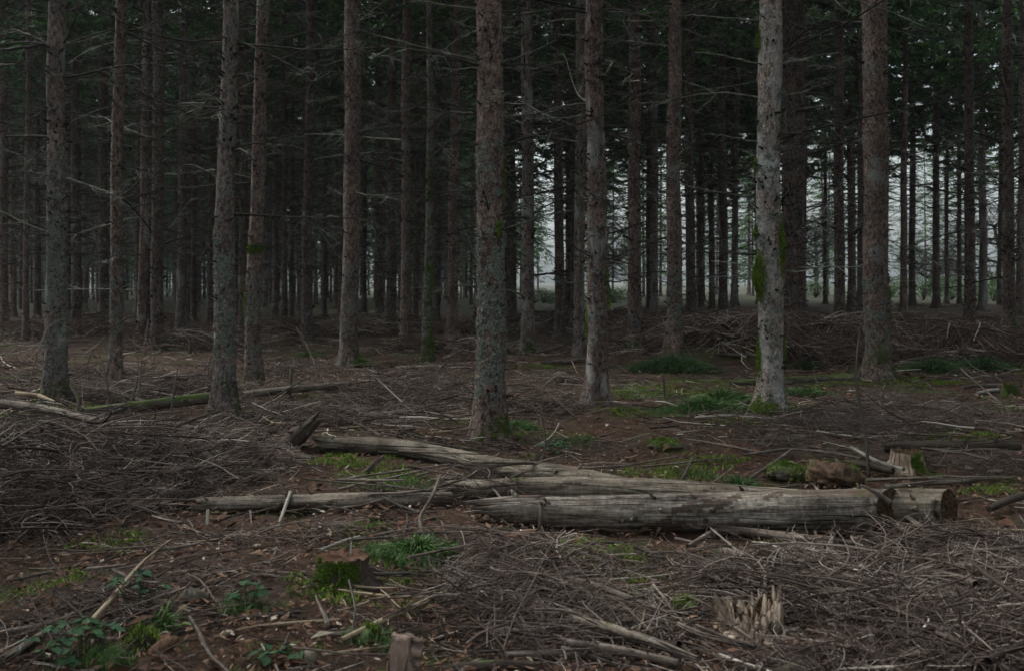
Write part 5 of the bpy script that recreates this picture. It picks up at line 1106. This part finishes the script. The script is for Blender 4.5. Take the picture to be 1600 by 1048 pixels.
# fine twigs all over
def scatter(n, y0, y1, pw, Lm, rm, seed, name, label, matk='twig', up=.12, tone=(.42, .2), xr=.56, K=5, wob=.16, pale=.05):
    global rng
    rng = np.random.default_rng(seed); Y = y0+(y1-y0)*rng.random(n)**pw; x = (rng.random(n)-.5)*2*(xr*Y+.4)
    # patchy
    pt = np.sin(x*1.7+Y*.9)+np.sin(x*.8-Y*1.6+2)+.6*np.sin(x*3.3+Y*2.9)+rng.normal(0, .9, n); k = pt > -.55; x, Y = x[k], Y[k]; n = len(x)
    L = rng.lognormal(math.log(Lm), .55, n); a = rng.uniform(0, 2*pi, n); el = rng.normal(0, up, n); base = np.stack([x, Y, g(x, Y)+.01+np.abs(rng.normal(0, .018, n))], 1)
    b = rng.normal(0, .09, (n, 3))*[1, 1, .4]
    P = curves(base, np.stack([np.cos(a), np.sin(a), el], 1), L, K, wob*.5, b); r0_ = rm*rng.lognormal(0, .35, n)*(.6+.4*np.minimum(L/Lm, 2)); R = taper(r0_, K, .45); P = settle(P, R); kp = clear_of(P, .85) & bare(P, .93); P, R = P[kp], R[kp]; n = len(P)
    V, Q = tubes(P, R, 4); tn = rng.normal(tone[0], tone[1], n); tn[rng.random(n) < pale] = .98; tn = np.clip(tn, 0, 1)
    o = mk(name, V, Q, mat=M[matk], tone=rep(tn, K, 4)); tag(o, label, 'twigs', kind='stuff')
scatter(12000, 3.0, 11, 1.25, .13, .0018, 41, 'twig_litter', 'fine dead twigs covering the near forest floor')
scatter(2600, 3.2, 14, 1.25, .24, .0032, 42, 'stick_litter', 'thin broken sticks lying criss-cross over the floor', pale=.09)
scatter(15000, 9, 34, 1.35, .28, .0048, 43, 'far_twig_litter', 'grey-brown sticks and twigs scattered between the farther stems', pale=.06)
# brush piles: masses of curled spruce slash
def slash(spots, seed, name, label, matk='twig', tone=(.38, .15), side=12, Lm=.5, thick=.8, curl=.16, fan=None, rise=.02):
    """spots: (px, py, rx px, ry px, branches, height)"""
    global rng
    rng = np.random.default_rng(seed); base, hts = [], []
    for px, py, rx, ry, n, h in spots:
        p = ell(px, py, rx, ry, n, rng); c = gp(px, py); k = c[1]/F; dd = ((p[:, 0]-c[0])/(rx*k))**2; hh = h*np.clip(1.15-dd, .15, 1); p[:, 2] += hh*rng.random(n)**1.3; base.append(p); hts.append(hh)
    B = np.concatenate(base); n = len(B); a = rng.uniform(0, 2*pi, n) if fan is None else rng.normal(fan, .7, n)
    L = rng.lognormal(math.log(Lm), .35, n); K = 8; d = np.stack([np.cos(a), np.sin(a), rng.normal(rise, .22+rise*.6, n)], 1); B2 = B-d*(L*.4)[:, None]*[1, 1, .3]
    bend = rng.normal(0, .09, (n, 3))*[1, 1, .5]; bend[:, 2] -= .05; P = curves(B2, d, L, K, .07, bend); hm = np.concatenate(hts)*1.1+.05; P = squash(P, hm); kp = clear_of(P) & bare(P, .94); P, L, hm = P[kp], L[kp], hm[kp]; n = len(P); r0_ = .0042*thick*rng.lognormal(0, .4, n); R = taper(r0_, K, .3); P = settle(P, R)
    tn = np.clip(rng.normal(tone[0], tone[1], n), 0, 1); A = Acc(); V, Q = tubes(P, R, 5); A.add(V, Q, tone=rep(tn, K, 5))
    t = rng.uniform(.1, 1, (n, side)); ki = t*(K-1); k0 = np.minimum(ki.astype(int), K-2); fr = (ki-k0)[..., None]; ni = np.arange(n)[:, None]; s = P[ni, k0]*(1-fr)+P[ni, k0+1]*fr; md = unit(P[ni, k0+1]-P[ni, k0])
    lat = unit(np.cross(md, [0, 0, 1.]))*rng.choice([-1, 1], (n, side))[..., None]; dd = (md*rng.uniform(.5, 1.3, (n, side, 1))+lat+np.array([0, 0, 1.])*rng.normal(.05, .35, (n, side, 1))).reshape(-1, 3)
    m = n*side; b2 = rng.normal(0, curl, (m, 3)); P2 = curves(s.reshape(-1, 3), dd, (L[:, None]*rng.uniform(.15, .5, (n, side))).ravel(), 6, .1, b2); hm2 = np.repeat(hm, side); P2 = squash(P2, hm2); R2 = taper(np.repeat(r0_*.36, side)*rng.uniform(.8, 1.3, m), 6, .5); P2 = settle(P2, R2); k2 = clear_of(P2); kidx = np.nonzero(k2)[0]
    V, Q = tubes(P2, R2, 3); t2 = np.clip(np.repeat(tn, side)+rng.normal(.02, .12, m), 0, 1); P2, R2, t2, hm2 = P2[kidx], R2[kidx], t2[kidx], hm2[kidx]; m = len(P2); V, Q = tubes(P2, R2, 3); A.add(V, Q, tone=rep(t2, 6, 3))
    # finest curled twiglets
    q = rng.integers(0, 5, m); s3 = P2[np.arange(m), q+1]; d3 = unit(P2[np.arange(m), q+1]-P2[np.arange(m), q])+rng.normal(0, .7, (m, 3)); P3 = curves(s3, d3, rng.uniform(.05, .2, m), 4, .12, rng.normal(0, curl, (m, 3))); R3 = taper(np.full(m, .0013*thick), 4, .6); P3 = settle(squash(P3, hm2), R3)
    V, Q = tubes(P3, R3, 3); A.add(V, Q, tone=rep(np.clip(t2+.05, 0, 1), 4, 3))
    o = A.build(name, M[matk]); tag(o, label, 'brush', kind='stuff')
slash([(120, 745, 210, 55, 560, .42), (60, 800, 120, 50, 300, .30), (330, 735, 110, 35, 230, .15), (230, 785, 110, 25, 150, .10), (20, 690, 120, 30, 130, .26)], 51, 'brush_pile', 'tangled heap of dry curled spruce twigs at the left', tone=(.38, .22), curl=.22, thick=1.2, rise=.12, side=8)
slash([(130, 735, 190, 45, 60, .42), (40, 780, 120, 50, 40, .3), (250, 700, 110, 25, 24, .25)], 59, 'brush_pile', 'thicker bare boughs caught in the heap at the left', tone=(.45, .18), side=5, thick=2.8, Lm=.7, rise=.2)
slash([(1420, 960, 200, 70, 560, .20), (1250, 930, 120, 50, 190, .12), (1500, 880, 130, 45, 240, .15), (1550, 1040, 160, 50, 250, .20), (1300, 1060, 120, 30, 120, .12)], 52, 'brush_pile', 'thick mat of curled grey twigs at the lower right', tone=(.38, .22), curl=.24, thick=1.2, rise=.08, side=8)
slash([(1420, 950, 200, 60, 46, .22), (1250, 900, 110, 40, 22, .14), (1540, 1010, 140, 50, 26, .22), (1100, 1010, 130, 30, 22, .10), (1400, 640, 160, 20, 16, .08)], 60, 'brush_pile', 'thicker forked boughs caught in the mat at the lower right', tone=(.5, .2), side=5, thick=2.6, Lm=.65, rise=.06)
slash([(1300, 665, 110, 22, 260, .10), (1450, 650, 130, 25, 240, .12), (1200, 690, 90, 15, 70, .08), (1500, 730, 120, 25, 150, .10)], 53, 'brush_pile', 'low flat mat of grey twigs before the stout spruce', tone=(.42, .13))
slash([(640, 625, 110, 18, 230, .25), (560, 655, 130, 18, 130, .14), (850, 640, 80, 12, 90, .15), (250, 620, 150, 22, 230, .3), (430, 640, 100, 20, 80, .2), (250, 690, 160, 20, 130, .15), (150, 592, 160, 14, 120, .2), (450, 580, 120, 12, 90, .18), (640, 588, 90, 10, 70, .15), (860, 600, 110, 10, 80, .15), (1100, 590, 80, 8, 30, .1)], 54, 'brush_pile', 'interwoven dead branches heaped left of the thickest spruce', tone=(.45, .16), side=7, thick=1.5, Lm=.9)
slash([(740, 780, 90, 30, 110, .22), (640, 790, 90, 24, 60, .12), (830, 870, 200, 40, 160, .10), (780, 930, 180, 40, 170, .10), (900, 990, 200, 36, 190, .12), (500, 830, 160, 30, 60, .05), (1100, 900, 120, 30, 90, .1), (300, 870, 160, 30, 90, .05), (150, 960, 160, 40, 80, .05)], 55, 'brush_pile', 'loose scatter of dead twigs around the logs and stump', tone=(.42, .17), side=6, thick=1.0, Lm=.48)
slash([(520, 520, 110, 10, 260, .45), (130, 520, 160, 14, 300, .6), (340, 540, 120, 12, 180, .4), (750, 520, 90, 8, 160, .4), (700, 545, 120, 10, 120, .25)], 56, 'brush_pile', 'far brown dead brush between the stems on the left', matk='brush', side=8, thick=2.4, Lm=1.2, tone=(.5, .26), rise=.4)
slash([(1050, 520, 110, 14, 330, .42), (1160, 525, 110, 14, 300, .42), (980, 505, 90, 8, 200, .42), (870, 500, 70, 6, 130, .35), (1280, 530, 110, 16, 300, .32)], 57, 'brush_pile', 'rusty brown dead brush heaped in front of the foggy gap', matk='brush', side=9, thick=2.4, Lm=1.2, tone=(.5, .26), rise=.32)
slash([(1430, 545, 140, 16, 380, .2), (1560, 545, 120, 16, 340, .2), (1500, 505, 140, 5, 70, .12), (1350, 500, 120, 6, 110, .16), (1400, 480, 150, 3, 60, .15)], 58, 'brush_pile', 'dark dead brush covering the earth bank at right', matk='brush', side=8, thick=2.2, Lm=1.1, tone=(.42, .26), rise=.12)
# sticks one can tell by eye, each its own object
def sticks():
    r_ = np.random.default_rng(61); n = 0
    pals = ['stick_grey']*6+['stick_dark']*4+['stick_tan']*2+['stick_pale']
    words = {'stick_grey': 'grey', 'stick_dark': 'dark', 'stick_tan': 'tan', 'stick_pale': 'whitish'}
    where = lambda px, py: ('at the lower left' if px < 480 else 'in front of the logs' if px < 1060 else 'among the twigs at the lower right') if py > 845 else ('beside the left brush heap' if px < 500 else 'near the heaped logs' if px < 1100 else 'behind the grey log at right') if py > 690 else ('on the floor left of the thickest spruce' if px < 740 else 'on the floor right of the thickest spruce' if px < 1180 else 'on the floor right of the pale grey spruce')
    while n < 230:
        px = r_.uniform(-20, 1620); py = 560+490*r_.random()**1.0
        if 300 < px < 1500 and 700 < py < 835 and r_.random() < .8: continue
        if px < 520 and py > 840 and r_.random() < .6: continue
        c = gp(px, py); L = r_.uniform(.15, .55)*(1 if py > 800 else 1.7); a = r_.choice([r_.normal(.2, .5), r_.normal(-.5, .6), r_.uniform(0, pi)]); d = np.array([cos(a), sin(a), r_.normal(0, .08)]); K = 7; u = np.linspace(-.5, .5, K)
        P = c+d*u[:, None]*L+np.cumsum(r_.normal(0, .012, (K, 3)), 0)*L; P[:, 2] = g(P[:, 0], P[:, 1])+.02+np.maximum(0, d[2]*u*L)+r_.uniform(0, .05); r0_ = r_.uniform(.004, .012)
        mk_ = pals[r_.integers(len(pals)-(1 if py > 800 else 0))]; w_ = where(px, py)
        log('fallen_stick', P, np.linspace(r0_, r0_*.5, K), mk_, f'one of the loose {words[mk_]} sticks {w_}', 2000+n, S=7, knots=int(r_.integers(1, 5)), cat='stick', sub=.05, knotlen=.02, group=f'{words[mk_]} sticks {w_}', lump=.05)
        n += 1
sticks()
# dead stems standing in the brush and sticks heaped over the logs
def snags():
    r_ = np.random.default_rng(71); n = 0
    while n < 46:
        if n < 32: px, py = r_.uniform(-10, 590), r_.uniform(560, 672); w_ = 'left of the thickest spruce'; hh = r_.uniform(.2, .75)
        else: px, py = r_.uniform(930, 1590), r_.uniform(548, 575); w_ = 'in front of the bank'; hh = r_.uniform(.2, .6)
        c = gp(px, py); K = 6; a = r_.uniform(0, 2*pi); P = curves(c[None]-[0, 0, .03], np.array([[cos(a)*.5, sin(a)*.4, 1.0]]), hh, K, .16)[0]
        dark = r_.random() < .55; rr = r_.uniform(.004, .010)
        log('dead_stem', P, np.linspace(rr, rr*.35, K), 'stick_dark' if dark else 'stick_grey', f"one of the upright {'dark' if dark else 'grey'} dead stems {w_}", 3000+n, S=6, knots=int(r_.integers(2, 6)), cat='stem', sub=.05, knotlen=.04, group=f"{'dark' if dark else 'grey'} dead stems {w_}", lump=.05); n += 1
    for i in range(26):
        px, py = r_.uniform(560, 880), r_.uniform(745, 815); c = gp(px, py); L = r_.uniform(.25, .85); a = r_.normal(.35, .45) if r_.random() < .7 else r_.uniform(0, pi); K = 7; u = np.linspace(-.5, .5, K); d = np.array([cos(a), sin(a), 0])
        P = c+d*u[:, None]*L+np.cumsum(r_.normal(0, .012, (K, 3)), 0)*L; P[:, 2] = gz(c[0], c[1])+r_.uniform(.03, .20)+u*L*r_.normal(0, .15); rr = r_.uniform(.005, .012); dark = r_.random() < .35
        log('fallen_stick', P, np.linspace(rr, rr*.5, K), 'stick_dark' if dark else 'stick_grey', f"one of the {'dark' if dark else 'grey'} sticks heaped across the logs near the centre", 3100+i, S=7, knots=int(r_.integers(1, 5)), cat='stick', sub=.05, knotlen=.03, group=f"{'dark' if dark else 'grey'} sticks heaped across the logs", lump=.05)
snags()
# bramble plants
def bramble(px, py, n, spread, label, seed, hgt=.12):
    r_ = np.random.default_rng(seed); p = gp(px, py); t = empty('bramble_plant', tuple(p), label, 'plant', 'bramble plants'); A = Acc(); S_ = Acc()
    for i in range(n):
        a = r_.uniform(0, 2*pi); rr = spread*math.sqrt(r_.random()); top = np.array([rr*cos(a), rr*.7*sin(a), hgt*r_.uniform(.5, 1.2)]); b0 = np.array([rr*.3*cos(a), rr*.3*sin(a), -.01])
        v, q = tubes(np.array([[b0, (b0+top)/2+[0, 0, .03], top]]), np.full((1, 3), .0018), 4); S_.add(v, q, tone=.4)
        ra = r_.uniform(0, 2*pi)
        for j in (-1, 0, 1):
            aa = ra+j*1.25; L = r_.uniform(.028, .046); dx = np.array([cos(aa), sin(aa), r_.normal(-.05, .12)]); sx = np.array([-sin(aa), cos(aa), r_.normal(0, .2)]); m = 7; u = np.linspace(0, 1, m); wv = .42*L*np.sin(pi*u**.75)*(1+.12*(np.arange(m) % 2))
            c = top+dx*(.008+u[:, None]*L)-np.array([0, 0, 1])*(u[:, None]**2*L*.3); V = np.concatenate([c+sx*wv[:, None]+[0, 0, .004], c, c-sx*wv[:, None]+[0, 0, .004]]); k = np.arange(m-1)
            Q = np.concatenate([np.stack([k, k+1, k+1+m, k+m], 1), np.stack([k+m, k+m+1, k+1+2*m, k+2*m], 1)]); A.add(V, Q, tone=float(r_.uniform(.2, .9)))
    A.build('leaves', M['leaf'], t); S_.build('stems', M['leaf'], t)
bramble(130, 1030, 15, .2, 'bramble with green leaves under the long pale tan stick', 1, .14); bramble(215, 955, 10, .14, 'small bramble sprig where the long pale stick rises', 2, .14); bramble(385, 955, 8, .13, 'bramble sprig left of the mossy stump', 3, .10)
bramble(70, 1058, 5, .12, 'bramble leaves in the lower left corner', 4, .12); bramble(430, 1035, 6, .08, 'tiny green seedling cluster near the small dark wood chip', 5, .06); bramble(870, 710, 14, .14, 'light green seedling patch behind the bent log', 6, .1)

# ---------------------------------------------------------------- haze
m = bpy.data.materials.new('haze'); m.use_nodes = True; n = m.node_tree; n.nodes.clear(); ov = n.nodes.new('ShaderNodeOutputMaterial'); pv = n.nodes.new('ShaderNodeVolumePrincipled')
pv.inputs['Color'].default_value = (0.90, 0.93, 0.96, 1); pv.inputs['Density'].default_value = HAZE; pv.inputs['Anisotropy'].default_value = 0.2; n.links.new(pv.outputs[0], ov.inputs['Volume'])
x0, x1, y0, y1, z0, z1 = -450, 450, -80, 760, -2.5, 30; v = np.array([[x, y, z] for x in (x0, x1) for y in (y0, y1) for z in (z0, z1)])
hz = mk('haze', v, [[0, 1, 3, 2], [4, 6, 7, 5], [0, 4, 5, 1], [2, 3, 7, 6], [0, 2, 6, 4], [1, 5, 7, 3]], mat=m, smooth=False); tag(hz, 'thin cool fog hanging in the forest and clearing', kind='stuff')
print('objects', len(bpy.data.objects))
